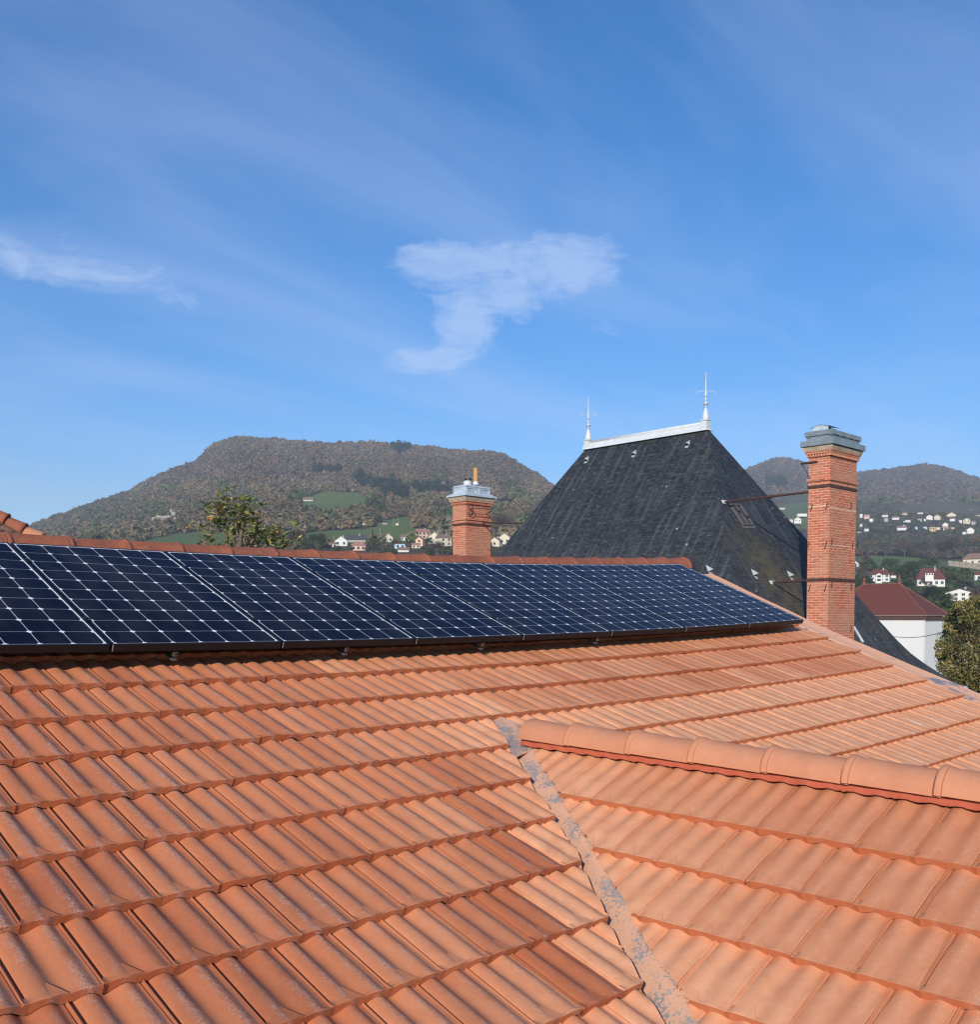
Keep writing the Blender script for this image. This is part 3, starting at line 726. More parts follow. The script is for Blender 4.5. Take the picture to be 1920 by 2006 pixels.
# ---- ridge caps: half-round overlapping clay caps
def cap_mesh(P0, P1, upn, side, r0, r1, thick=.012, collar=True, drop=.55, n=12, wav=0.0):
    """half-round cap from P0 to P1; wide end (r1, with a raised collar) at P0"""
    P0, P1 = np.asarray(P0, float), np.asarray(P1, float); ax = P1 - P0; L = np.linalg.norm(ax); ax /= L
    side = np.asarray(side, float); side = side - ax * side.dot(ax); side /= np.linalg.norm(side); upn = np.cross(ax, side); upn = upn if upn[2] > 0 else -upn
    ts_ = [0, .004, .02, .055, .075, .09, .11, .5, .9, .995, 1.0] if collar else [0, .02, .3, .6, .9, 1.0]
    rs_ = [r1 - .004, r1 + .003, r1 + .008, r1 + .007, r1 - .001, r1 + .004, r1 - .001, (r0 + r1) / 2, r0 + .002, r0 + .001, r0 - .003] if collar else [r1 - .002, r1, r1 - .002, r0 + .001, r0, r0 - .003]
    V = []; F = []
    for inner in (0, 1):
        for t, r in zip(ts_, rs_):
            rr = r - thick * inner
            for k in range(n + 1):
                a = math.pi * (k / n) * 1.06 - .03 * math.pi
                c_, s_ = math.cos(a), math.sin(a)
                V.append(P0 + ax * L * t + side * c_ * rr + upn * (s_ * rr * .92))
    m_ = len(ts_); N1 = n + 1
    for i in range(m_ - 1):
        for k in range(n):
            a = i * N1 + k; F.append((a, a + 1, a + N1 + 1, a + N1)); b_ = a + m_ * N1; F.append((b_, b_ + N1, b_ + N1 + 1, b_ + 1))
    for k in range(n):
        F.append((k, m_ * N1 + k, m_ * N1 + k + 1, k + 1)); q = (m_ - 1) * N1 + k; F.append((q, q + 1, q + 1 + m_ * N1, q + m_ * N1))
    for i in range(m_ - 1):
        for e in (0, n):
            a = i * N1 + e; F.append((a, a + N1, a + N1 + m_ * N1, a + m_ * N1) if e == 0 else (a, a + m_ * N1, a + N1 + m_ * N1, a + N1))
    return V, F
def add_cap(name, V, F, mat, parent):
    off = np.array(parent.location); o = mesh(name, np.array(V) - off, F, mat, parent, smooth=True)
    try: o.data.set_sharp_from_angle(angle=math.radians(40))
    except Exception: pass
    return o
# main ridge caps (old)
SR = 1.80
nr = 31; xs_ = np.linspace(-4.62, VERGE + .02, nr + 1)
for i in range(nr):
    a = RW(np.array(xs_[i]), np.array(SR), np.array(-.105)); b = RW(np.array(xs_[i + 1] + .035), np.array(SR), np.array(-.115))
    a = a + np.array([0, 0, rng.normal(0, .004)]); V, F = cap_mesh(b, a, None, (0, 1, 0), .108, .126)
    add_cap('ridge_cap', V, F, M['ridge_old'], house)
# gable ridge caps (new), joints measured in the photograph
jpx = [(1041, 1418), (1233 - 106, 1462), (1233, 1472), (1356, 1490), (1496, 1510), (1653.5, 1527), (1835, 1545)]
def qof(px, py, d):   # q where the ray meets the gable slope
    G = onplane(px, py, GP, GN) - GP; c = np.linalg.lstsq(np.stack([GE, GV], 1), G, rcond=None)[0]; return c[0]
qs = [qof(1020, 1452, 0), qof(1115, 1456, 0), qof(1233, 1474, 0), qof(1356, 1490, 0), qof(1496, 1512, 0), qof(1653.5, 1532, 0), qof(1835, 1553, 0)]
stepq = (qs[-1] - qs[2]) / (len(qs) - 3)
while len(qs) < 12: qs.append(qs[-1] + stepq)
GRH = -.022
for i in range(len(qs) - 1):
    c0 = Rg + GE * qs[i] + np.array([0, 0, GRH + .010]); c1 = Rg + GE * (qs[i + 1] - .03) + np.array([0, 0, GRH])
    V, F = cap_mesh(c0, c1, None, tuple(rn), .096, .105, collar=(i > 0))
    add_cap('ridge_cap', V, F, M['ridge_new'], house)
# red comb closure under the caps
def closure():
    V = []; F = []; n = 260
    for side in (0, 1):
        b0 = len(V)
        for i in range(n + 1):
            q = qs[0] + (qs[-1] - qs[0]) * i / n
            u = ((-q - (-(gt[0][0]))) / GTW) % 1.0
            hw = float(np.interp(u, _pp, _hh)); hw = max(hw, -.0185)
            tooth = .0016 * (i % 2)
            for (d, nn2) in ((.410, .016), (.362, hw * .4 - .001), (.355 - tooth, hw * .4 - .018)):
                p = GP + q * GE + d * GV + nn2 * GN + .004 * GN
                if side: p = np.array((mir @ Vector(p.tolist()))[:])
                V.append(p)
        for i in range(n):
            for r_ in range(2):
                a = b0 + i * 3 + r_; F.append((a, a + 3, a + 4, a + 1) if not side else (a, a + 1, a + 4, a + 3))
    mesh('closure_strip', np.array(V) - np.array(house.location), F, M['closure'], house, smooth=True)
closure()
# ---- zinc valley gutter under both cut edges
def valley():
    V = []; F = []
    n = 40; tl = np.linspace(0, 1, n)
    L_ = np.array([list(p) for p in WL]); R_ = np.array([list(p) for p in WR[1:]])
    def resample(P, m):
        d = np.r_[0, np.cumsum(np.linalg.norm(np.diff(P, axis=0), axis=1))]; t = np.linspace(0, d[-1], m)
        return np.stack([np.interp(t, d, P[:, i]) for i in range(3)], 1)
    ys = np.linspace(L_[0, 1] + .06, L_[-1, 1], n)
    def at_y(P, y): return np.stack([np.interp(-y, -P[:, 1], P[:, i]) for i in range(3)], -1)
    Lr = np.array([at_y(L_, y) for y in ys]); Rr = np.array([at_y(R_, y) for y in ys])
    for i in range(n):
        a, b = Lr[i], Rr[i]; mid = (a + b) / 2; zc = min(a[2], b[2])
        w1 = (b - a); 
        pts = [a - w1 * 1.2 + np.array([0, 0, -.012]), a + np.array([0, 0, -.045]), a * .75 + b * .25 + np.array([0, 0, -.052]), mid + np.array([0, 0, -.050]), a * .2 + b * .8 + np.array([0, 0, -.046]), b + np.array([.0, 0, -.042]), b + np.array([.14, 0, .0])]
        pts[0] = a + np.array([-.30, 0, -.09])
        if i % 13 == 6:
            for p in pts[1:6]: p += np.array([0, 0, .004])
        V += pts
    m_ = 7
    for i in range(n - 1):
        for k in range(m_ - 1): a = i * m_ + k; F.append((a, a + 1, a + 1 + m_, a + m_))
    # head of the valley: a lead apron tucked under the tile above
    o = mesh('valley_gutter', np.array(V) - np.array(house.location), F, M['zinc_dust'], house, smooth=True)
    o['label'] = 'narrow zinc valley gutter coated in pale orange dust'
    A = [main_pt(968, 1408), main_pt(985, 1402), main_pt(1050, 1425), main_pt(1050, 1462), main_pt(1012, 1475), main_pt(985, 1440)]
    P = [RW(np.array(a[0]), np.array(a[1]), np.array(nbase(a[1]) - .014 + z)) for a, z in zip(A, (.0, .0, .0, -.01, -.02, -.02))]
    c = sum(P) / 6 + np.array([0, 0, -.012]); V2 = [p for p in P] + [c]
    mesh('valley_apron', np.array(V2) - np.array(house.location), [(i, (i + 1) % 6, 6) for i in range(6)], M['zinc_dust'], house)
valley()
# ---- verge: zinc strip with an upstand along the right end of the roof
def verge():
    V = []; F = []; n = 30
    for i in range(n + 1):
        s = 1.72 + (-6.3 - 1.72) * i / n; wob = .008 * math.sin(i * 1.7)
        w_ = .27 + .16 * max(s, 0.0) + wob
        for (dx, dn) in ((-.03, -.024), (.02, -.014), (w_ * .5, -.016), (w_ - .05, -.008), (w_, -.002), (w_ + .004, -.17)):
            V.append(RW(np.array(VERGE + dx), np.array(s), np.array(nbase(s) + dn)) - np.array(house.location))
    for i in range(n):
        for k in range(5): a = i * 6 + k; F.append((a, a + 6, a + 7, a + 1))
    o = mesh('verge_strip', V, F, M['zinc_verge'], house); o['label'] = 'pale mortar and zinc strip along the right end of the roof'
verge()
# ---- back slope and walls
def body():
    m = MB()
    A = [RW(np.array(x), np.array(SR), np.array(nbase(SR) - .02)) for x in (-5.0, VERGE + .1)]
    drop = 8.5
    B = [a + np.array([0, drop, -drop * .39]) for a in A]
    m.add([A[0], A[1], B[1], B[0]], [(0, 1, 2, 3)])
    m.build('back_slope', M['tile_flat'], house)
    x0, x1 = RO[0] - 4.8, RO[0] + VERGE - .05
    lo = RW(np.array(VERGE), np.array(-6.3), np.array(nbase(-6.3) - .12))
    y0, y1 = lo[1] + .1, B[1][1] - .3
    zr = A[1][2] - .14; yr = A[1][1]
    pts = lambda x: [(x, y0, -9), (x, y1, -9), (x, y1, B[1][2] - .1), (x, yr, zr), (x, y0, lo[2] - .05)]
    w_ = MB(); P = pts(x0) + pts(x1)
    w_.add(P, [(0, 1, 2, 3, 4), (5, 9, 8, 7, 6), (0, 4, 9, 5), (1, 6, 7, 2)])
    w_.build('wall', WALLS['cream'], house)
M['tile_flat'] = ROOFS['orange']
body()

# ================================================================ SOLAR PANELS
PITCHX = 1.003
def make_panel(i, label):
    loc = RW(np.array(i * PITCHX + .483), np.array(0.0), np.array(-.04)); t = thing('solar_panel', label, 'solar panel', tuple(loc), 0, 'solar panels in a row along the roof ridge')
    x0, x1, s0, s1 = i * PITCHX, i * PITCHX + .966, 0.0, 1.60
    fw_ = .012
    def P(x, s, n): return RW(np.array(x), np.array(s), np.array(n)) - loc
    # frame: outer ring
    X0, X1, S0, S1 = x0 - fw_, x1 + fw_, s0 - fw_, s1 + fw_
    V = []; F = []
    ring = lambda a, b, c, d, n: [P(a, c, n), P(b, c, n), P(b, d, n), P(a, d, n)]
    V += ring(X0, X1, S0, S1, -.040); V += ring(X0, X1, S0, S1, .0025); V += ring(x0, x1, s0, s1, .0025); V += ring(x0, x1, s0, s1, -.001); V += ring(x0 + .02, x1 - .02, s0 + .02, s1 - .02, -.040)
    for l in range(3):
        for k in range(4): a = l * 4 + k; b = l * 4 + (k + 1) % 4; F.append((a, b, b + 4, a + 4))
    for k in range(4): a = k; b = (k + 1) % 4; F.append((b, a, a + 16, b + 16))
    mesh('frame', V, F, M['frame'], t)
    # laminate with cell grid, 6 x 10 cells and a narrow white border
    bd = .0065
    xs2 = [x0, x0 + bd, x1 - bd, x1]; ss2 = [s0, s0 + bd, s1 - bd, s1]
    V = []; UV = []; F = []; E_ = []
    def cu(x): return (x - x0 - bd) / (x1 - x0 - 2 * bd) * 6
    def cv(s): return (s - s0 - bd) / (s1 - s0 - 2 * bd) * 10
    for a in range(3):
        for b in range(3):
            e = 0.0 if (a == 1 and b == 1) else 1.0
            q = [(xs2[a], ss2[b]), (xs2[a + 1], ss2[b]), (xs2[a + 1], ss2[b + 1]), (xs2[a], ss2[b + 1])]
            base = len(V)
            for x, s in q: V.append(P(x, s, 0)); UV.append((cu(x), cv(s))); E_.append(e)
            F.append((base, base + 1, base + 2, base + 3))
    mesh('cell_glass', V, F, M['pv'], t, uv=UV, attrs={'edge': ('POINT', E_)})
    # steel end clip at lower left corner catches the light
    m = MB(); c0 = P(X0 + .001, S0 - .0015, -.0)
    V = [P(X0, S0 - .002, -.036), P(X0 + .0045, S0 - .002, -.036), P(X0 + .0045, S0 - .002, .001), P(X0, S0 - .002, .001), P(X0, S0, -.036), P(X0 + .0045, S0, -.036), P(X0 + .0045, S0, .001), P(X0, S0, .001)]
    mesh('corner_key', V, [(0, 1, 2, 3), (0, 4, 5, 1), (3, 2, 6, 7), (0, 3, 7, 4), (1, 5, 6, 2)], M['alu'], t)
    return t
PL = {-1: 'solar panel cut off by the left edge of the photo, leftmost of the row', 0: 'second solar panel from the left, just right of the one cut off by the frame',
      1: 'third solar panel from the left, below the leafy magnolia branches', 2: 'fourth solar panel from the left, below the distant village houses',
      3: 'fifth solar panel from the left, directly below the small brick chimney', 4: 'sixth solar panel from the left, below the left edge of the slate roof',
      5: 'second solar panel from the right end of the row', 6: 'last solar panel on the right, nearest the tall brick chimney'}
for i in range(-1, 7): make_panel(i, PL[i])
# mid clamps and rails
def PW(x, s, n): return RW(np.array(float(x)), np.array(float(s)), np.array(float(n)))
for ss_, lab in ((.33, 'lower black aluminium rail running under the solar panels'), (1.27, 'upper black aluminium rail running under the solar panels')):
    m = MB()
    for i in range(20):
        xa, xb = -1.2 + 8.2 * i / 20, -1.2 + 8.2 * (i + 1) / 20
        a = [PW(xa, ss_ + dx, n) for dx, n in ((-.018, -.078), (.018, -.078), (.018, -.042), (-.018, -.042))]; b = [PW(xb, ss_ + dx, n) for dx, n in ((-.018, -.078), (.018, -.078), (.018, -.042), (-.018, -.042))]
        m.add(a + b, [(0, 4, 5, 1), (1, 5, 6, 2), (2, 6, 7, 3), (3, 7, 4, 0)])
    r_ = thing('mounting_rail', lab, 'rail', tuple(PW(3, ss_, -.08)), 0, 'rails under the solar panels'); m.build('rail', M['frame'], r_)
    for i in range(0, 7):
        c = PW(i * PITCHX - .0185, ss_, .0045); mm = MB(); mm.obox(c, XV * .016, UPV * .028, NV * .003); mm.tube([c, c + NV * .010], .006, 6); mm.tube([c - NV * .012 - UPV * .02, c - NV * .045 - UPV * .02], .004, 6)
        mm.build('clamp', M['frame'], r_)
M['hook'] = plain('dull_galvanised', (.12, .10, .09), .6, .1)
for x, lab in ((.34, 'small grey roof hook under the second solar panel from the left'), (1.46, 'small grey roof hook under the third solar panel from the left'), (2.62, 'small grey roof hook under the fourth solar panel from the left'), (3.86, 'small grey roof hook under the fifth solar panel from the left')):
    t = thing('roof_hook', lab, 'bracket', tuple(PW(x, .0, -.09)), 0, 'roof hooks under the panels')
    m = MB(); m.obox(PW(x, -.004, -.062), XV * .013, UPV * .003, NV * .013); m.build('plate', M['hook'], t)
    m = MB(); m.obox(PW(x, .05, -.098), XV * .015, UPV * .055, NV * .003); m.build('foot', M['hook'], t)
    m = MB(); m.tube([PW(x, -.006, -.058), PW(x, -.012, -.058)], .006, 8); m.build('bolt', M['dark'], t)

# ================================================================ SLATE ROOFED VILLA
NX, NY0, NY1, NZ = 25.984, 17.287, 22.16, 5.88
villa = thing('slate_villa', 'grand villa with a steep dark slate hip roof and two white finials', 'villa', (26, 20, -9))
AS, BW = .664, .735          # run per unit drop: south/north hips, west side
AE = .585
def hip_prof(t):             # horizontal run multiplier: straight, then the flared foot
    return t
drops = [0, 1.2, 2.4, 3.6, 4.8, 5.8, 6.6, 7.0, 7.3, 7.6, 7.9, 8.05]
extra = [0, 0, 0, 0, 0, 0, 0.02, .10, .27, .52, .86, 1.08]
def roof_ring(t, e, o=0.0):
    z = NZ - t
    es, ee = e * .38 + o, e * .88 + o
    return [np.array([NX - BW * t - ee, NY0 - AS * t - es, z]), np.array([NX + AE * t + ee, NY0 - AS * t - es, z]),
            np.array([NX + AE * t + ee, NY1 + .45 * t + es, z]), np.array([NX - BW * t - ee, NY1 + .45 * t + es, z])]
def slate_roof():
    V = []; F = []; UV = []; moss = []
    voff = np.array(villa.location)
    sides = [(0, 1), (1, 2), (2, 3), (3, 0)]   # S, E, N, W
    nseg = 12
    for si, (a, b) in enumerate(sides):
        rows_ = []
        acc = 0; prevmid = None
        fine_t = []
        for i in range(len(drops) - 1):
            kk = 4
            for j in range(kk): fine_t.append((drops[i] + (drops[i + 1] - drops[i]) * j / kk, extra[i] + (extra[i + 1] - extra[i]) * j / kk))
        fine_t.append((drops[-1], extra[-1]))
        base = len(V)
        for t, e in fine_t:
            R = roof_ring(t, e)
            if t == 0: R[0] = R[1] = np.array([NX, NY0, NZ]); R[2] = R[3] = np.array([NX, NY1, NZ])
            A, B = R[a], R[b]; mid = (A + B) / 2
            if prevmid is not None: acc += np.linalg.norm((mid - prevmid) * (np.array([0, 1, 1]) if si in (0, 2) else np.array([1, 0, 1])))
            prevmid = mid; rows_.append(acc)
            for k in range(nseg + 1):
                p = A + (B - A) * k / nseg; V.append(p - voff)
                # moss grows on the lower left part of the south face and foot
                m_ = 0.0
                if si == 0:
                    d1 = math.exp(-((p[0] - 24.9 + (p[2] - 1.0) * .45) / 1.1) ** 2) * float(sstep(3.2, 1.4, p[2]))
                    m_ = min(1, d1 * 1.15 + .3 * float(sstep(2.2, -.5, p[2])))
                if si == 3: m_ = .10 * float(sstep(3.0, 0.0, p[2]))
                moss.append(m_)
        for i in range(len(fine_t) - 1):
            for k in range(nseg):
                q = base + i * (nseg + 1) + k; f = (q, q + nseg + 1, q + nseg + 2, q + 1)
                F.append(f)
                for idx, rr in zip(f, (i, i + 1, i + 1, i)):
                    p = V[idx] + voff; uu = p[0] if si in (0, 2) else p[1]
                    UV.append((uu, -rows_[rr]))
    o = mesh('slate_roof', V, F, M['slate'], villa, uv=UV, attrs={'moss': ('POINT', moss)})
    o['label'] = 'steep dark slate hip roof with mossy patches on its right face'
slate_roof()
# walls
m = MB(); R = roof_ring(drops[-1], 0.6, -.0)
m.box(R[0][0] + 1.0, R[1][0] - 1.0, R[0][1] + 1.0, R[2][1] - 1.0, -9, NZ - 7.95); m.build('wall', WALLS['cream'], villa)
# slate hip edges: thin lead strips
m = MB()
pS = [roof_ring(t, e, .012)[0] + np.array([0, 0, .01]) for t, e in zip(drops[:], extra)]
# ridge zinc: roll, board and skirt
m = MB()
m.frust((NX - .17, NX + .17, NY0 - .12, NY1 + .12, NZ - .10), (NX - .075, NX + .075, NY0 - .02, NY1 + .02, NZ + .035))
m.box(NX - .035, NX + .035, NY0 + .02, NY1 - .02, NZ + .03, NZ + .13)
rc = m.build('ridge_flashing', M['white_zinc'], villa)
m = MB(); m.tube([(NX, NY0, NZ + .155), (NX, NY1, NZ + .155)], .045, 12); m.build('ridge_roll', M['white_zinc'], rc if False else villa, smooth=True)
def finial(y, size=1.0):
    m = MB(); b = (NX, y, NZ - .02)
    m.box(NX - .13, NX + .13, y - .13, y + .13, NZ - .06, NZ + .05)
    m.box(NX - .105, NX + .105, y - .105, y + .105, NZ + .05, NZ + .22)
    m.box(NX - .125, NX + .125, y - .125, y + .125, NZ + .215, NZ + .25)
    prof = [(.10, .25), (.112, .30), (.108, .36), (.085, .46), (.055, .56), (.035, .63), (.03, .66), (.055, .675), (.03, .69), (.028, .72), (.065, .745), (.085, .775), (.06, .80), (.03, .82), (.028, .88), (.04, .90), (.022, .93), (.02, 1.0), (.045, 1.03), (.05, 1.06), (.03, 1.09), (.018, 1.12)]
    prof = [(r * 1.05, z * .95) for r, z in prof]
    m.lathe((NX, y, NZ), prof, 14)
    f = m.build('finial', M['white_zinc'], villa, smooth=True)
    try: f.data.set_sharp_from_angle(angle=math.radians(35))
    except Exception: pass
    s_ = MB(); s_.tube([(NX, y, NZ + 1.04), (NX, y, NZ + 1.30), (NX, y, NZ + 1.66)], [.024, .020, .008], 8); s_.lathe((NX, y, NZ + 1.64), [(.004, 0), (.02, .012), (.028, .03), (.02, .05), (.003, .062)], 10)
    sp_ = s_.build('spike', M['white_zinc'], f); sp_.location = Vector(villa.location) * -1
    a = MB(); dirv = np.array([_r[0], _r[1], 0])
    for sg in (-1, 1):
        pts = [np.array([NX, y, NZ + 1.06]) + dirv * sg * d + np.array([0, 0, z]) for d, z in ((.0, .0), (.05, .05), (.12, .075), (.20, .07), (.27, .035), (.31, -.015))]
        a.tube(pts, .0075, 6)
        a.lathe(tuple(pts[4] + np.array([0, 0, -.03])), [(.003, 0), (.018, .01), (.024, .022), (.018, .034), (.003, .044)], 8)
    ar = a.build('curled_arm', M['white_zinc'], f); ar.location = Vector(villa.location) * -1
    return f
finial(NY0 + .05); finial(NY1 - .05)
# planes of the two visible faces
nW = np.array([-1.0, 0, BW]); nW /= np.linalg.norm(nW); nS = np.array([0, -1.0, AS]); nS /= np.linalg.norm(nS)
PN = np.array([NX, NY0, NZ])
M['vent'] = plain('grey_white_vent', (0.42, 0.44, 0.43), .5)
def vent(px, py, face, w=.15, h=.26):
    n = nW if face == 'W' else nS; P = onplane(px, py, PN, n)
    hor = np.array([0, -1.0, 0]) if face == 'W' else np.array([1.0, 0, 0]); up_ = np.cross(n, hor); up_ = up_ if up_[2] > 0 else -up_
    m = MB(); top = P + up_ * h * .5; bl = P - hor * w * .5 - up_ * h * .35; br = P + hor * w * .5 - up_ * h * .35; pk = P + n * .13 - up_ * h * .40
    m.add([top, bl, br, pk], [(0, 1, 3), (0, 3, 2)])
    sh = P - up_ * h * .62
    m.obox(sh, hor * w * .42, up_ * h * .16, n * .006)
    m.build('roof_vent', M['vent'], villa)
for q in ((1151, 899, 'W'), (1244, 887, 'W'), (1349, 868, 'W'), (1387, 1114, 'S'), (1476, 1122, 'S'), (1546, 1125, 'S')): vent(*q)
# skylight
M['sky_frame'] = plain('dull_skylight_frame', (0.13, 0.125, 0.12), .6)
def skylight():
    q = [onplane(*p, PN, nS) for p in ((1451, 1029), (1470, 1029), (1452, 990), (1434, 990))]
    c = sum(q) / 4; hor = (q[1] - q[0]); hw = np.linalg.norm(hor) / 2; hor /= np.linalg.norm(hor); up_ = np.cross(nS, hor); up_ = up_ if up_[2] > 0 else -up_
    hh = abs((q[3] - q[0]).dot(up_)) / 2
    m = MB()
    for s_ in (-1, 1):
        m.obox(c + hor * hw * s_ + nS * .02, hor * .018, up_ * hh, nS * .035); m.obox(c + up_ * hh * s_ + nS * .02, hor * hw, up_ * .018, nS * .035)
    m.obox(c + nS * .035, hor * .010, up_ * hh, nS * .012)
    f = m.build('skylight', M['sky_frame'], villa)
    g = MB(); g.obox(c + nS * .015, hor * (hw - .018), up_ * (hh - .018), nS * .006); g = g.build('pane', M['rusty_glass'], f); g.location = -Vector(villa.location)
    m = MB(); m.obox(c - up_ * (hh + .07) + nS * .008, hor * hw * 1.3, up_ * .05, nS * .005); z_ = m.build('apron', M['sky_frame'], f); z_.location = -Vector(villa.location)
M['rusty_glass'] = plain('dirty_brown_glass', (0.075, 0.055, 0.045), 0.25, var=.3)
skylight()
# gutter at the right foot of the slate
m = MB(); Rg_ = roof_ring(8.05, 1.13)
m.tube([Rg_[0] + np.array([0, 0, -.06]), Rg_[1] + np.array([0, 0, -.06])], .075, 8); m.tube([Rg_[1] + np.array([0, 0, -.06]), Rg_[2] + np.array([0, 0, -.06])], .075, 8)
m.build('gutter', M['zinc_light'], villa)

def sub(o, parent, top=villa):
    """move an object built under the villa to hang under one of its parts"""
    o.parent = parent; return o
def chimney_big():
    x0, x1, y0, y1 = 24.30, 25.82, 12.35, 12.96
    def z(y): return float(at(1622, y, 25.75)[2])
    m = MB(); zb = -4.5
    m.box(x0, x1, y0, y1, zb, z(892))
    m.box(x0 - .035, x1 + .035, y0 - .035, y1 + .035, z(940), z(935))                # string course
    zt, zd = z(893), z(886)
    m.box(x0 - .02, x1 + .02, y0 - .02, y1 + .02, z(892), z(890) + .01)
    # dentils
    nd = 9
    for i in range(nd):
        yy = y0 - .045 + (y1 - y0 + .03) * i / (nd - 1); m.box(x0 - .06, x0 + .1, yy, yy + .042, zt + .012, zd)
    nd = 20
    for i in range(nd):
        xx = x0 - .045 + (x1 - x0 + .03) * i / (nd - 1); m.box(xx, xx + .042, y0 - .06, y0 + .1, zt + .012, zd)
    m.box(x0 - .005, x1 + .01, y0 - .005, y1 + .01, zt, zd + .01)
    m.box(x0 - .062, x1 + .062, y0 - .062, y1 + .062, zd, z(883))
    m.box(x0 - .080, x1 + .080, y0 - .080, y1 + .080, z(883), z(880.5))
    ch = m.build('chimney', M['brick'], villa); ch['label'] = 'tall square red brick chimney with a zinc cap'
    P = lambda name, mb, mat: sub(mb.build(name, mat, villa), ch)
    def P(name, mb, mat, **k):
        o = mb.build(name, mat, villa, **k); o.parent = ch; o.location = (0, 0, 0); return o
    m = MB(); m.frust((x0 - .085, x1 + .085, y0 - .085, y1 + .085, z(880.5)), (x0 - .125, x1 + .125, y0 - .125, y1 + .125, z(872.5))); P('stone_cornice', m, M['stone'])
    m = MB(); m.box(x0 - .165, x1 + .165, y0 - .165, y1 + .165, z(871), z(860)); m.box(x0 - .05, x1 + .05, y0 - .05, y1 + .05, z(860), z(851))
    m.box(x0 - .085, x1 + .085, y0 - .085, y1 + .085, z(850.5), z(842))
    m.frust((x0 - .085, x1 + .085, y0 - .085, y1 + .085, z(842)), (x0 + .05, x1 - .1, y0 + .1, y1 - .1, z(839)))
    for i in range(5):
        xx = x0 - .04 + (x1 - x0 + .08) * i / 4; m.box(xx - .012, xx + .012, y0 - .095, y0 - .075, z(853), z(842))
    for i in range(3):
        yy = y0 - .05 + (y1 - y0) * i / 2; m.box(x0 - .097, x0 - .075, yy - .012, yy + .012, z(853), z(842))
    P('zinc_cap', m, M['zinc'])
    # small gabled cowl on top
    m = MB(); za, zb2, zc = z(840), z(832.5), z(829.5); xa, xb, ya, yb = x0 + .02, x0 + .62, y0 + .08, y1 - .08
    ym = (ya + yb) / 2
    m.add([(xa, ya, za), (xa, yb, za), (xa, yb, zb2), (xa, ym, zc), (xa, ya, zb2), (xa + .02, ya, za), (xa + .02, yb, za), (xa + .02, yb, zb2), (xa + .02, ym, zc), (xa + .02, ya, zb2)],
          [(0, 1, 2, 3, 4), (5, 9, 8, 7, 6), (0, 4, 9, 5), (1, 6, 7, 2), (4, 3, 8, 9), (3, 2, 7, 8)])
    m.add([(xa - .02, ya - .05, zb2 - .01), (xb, ya - .05, zb2 - .01), (xb, ym, zc + .01), (xa - .02, ym, zc + .01), (xb, yb + .05, zb2 - .01), (xa - .02, yb + .05, zb2 - .01)], [(0, 1, 2, 3), (3, 2, 4, 5)])
    m.box(xb - .02, xb, ya, yb, za, za + .04)
    P('cowl', m, M['zinc_light'])
    m = MB(); m.box(xa + .03, xb - .03, ya + .06, yb - .06, za - .01, zb2 - .03); P('flue_opening', m, M['dark'])
    for yy, dd in ((951, .042), (1135, .040)):
        m = MB(); zc_ = z(yy); m.box(x0 - .018, x1 + .018, y0 - .018, y0 - .001, zc_ - dd, zc_ + dd); m.box(x0 - .018, x0 - .001, y0 - .0005, y1 + .018, zc_ - dd, zc_ + dd)
        m.box(x0, x1 + .018, y1 + .001, y1 + .018, zc_ - dd, zc_ + dd); m.box(x1 + .001, x1 + .018, y0, y1, zc_ - dd, zc_ + dd)
        P('iron_band', m, M['iron'])
    # S-shaped tie hooks
    def hook(px, py, face):
        m = MB()
        p = atX(px, py, x0 - .012) if face == 'W' else (lambda d: d * ((y0 - .012) / d[1]))(ray(px, py))
        e = np.array([0, -1., 0]) if face == 'W' else np.array([1., 0, 0])
        m.tube([p + e * .03 + np.array([0, 0, .10]), p + np.array([0, 0, .04]), p + np.array([0, 0, -.02]), p - e * .035 + np.array([0, 0, -.075])], .014, 6)
        P('tie_hook', m, M['iron'])
    for q in ((1590, 996, 'W'), (1620, 992, 'W'), (1668, 992, 'S'), (1584, 1068, 'W'), (1618, 1068, 'W'), (1630, 1062, 'S'), (1671, 1068, 'S'), (1586, 1153, 'W'), (1617, 1153, 'W'), (1668, 1150, 'S'), (1668, 1232, 'S'), (1630, 1145, 'S')): hook(*q)
    # pale repair mortar lines
    pm = plain('pale_mortar', (0.78, 0.56, 0.42), 0.9)
    for yl in (994, 1067):
        m = MB(); zc_ = z(yl); m.box(x0 + .0, x1 + .004, y0 - .004, y0 + .01, zc_ - .012, zc_ + .012); P('mortar_line', m, pm)
    zc_ = z(989.5); m = MB(); m.box(x0 - .004, x0 + .01, y0 + .1, y1, zc_ - .010, zc_ + .010); P('mortar_line', m, pm)
    # tie rods to the slate roof
    for (pa, pb) in (((1418, 983.5), (1584.6, 963.5)), ((1511.7, 1141), (1578, 1138))):
        A = atX(*pa, x0); B = atX(*pb, x0); B[2] = (A[2] + B[2]) / 2 + .02; m = MB(); m.tube([A, B], .032, 6)
        m.tube([A + (B - A) * .55, A + (B - A) * .57, A + (B - A) * .59], [.045, .05, .045], 6); P('tie_rod', m, M['iron'])
        m = MB(); m.obox(A, np.array([.09, 0, 0]), np.array([0, .05, 0]), np.array([0, 0, .05])); m.obox(A + np.array([.04, .02, -.13]), np.array([.10, 0, 0]), np.array([0, .06, .05]), nS * .012); P('rod_bracket', m, M['white_zinc'])
    m = MB(); q = atX(1578, 907.5, x0); m.tube([q + np.array([-.02, -.35, 0]), q + np.array([-.02, -.05, .0]), q + np.array([-.02, .12, .0])], .03, 6)
    m.tube([q + np.array([-.02, .1, 0]), q + np.array([-.02, -.15, -.42])], .012, 6); P('bracket_arm', m, M['iron'])
chimney_big()
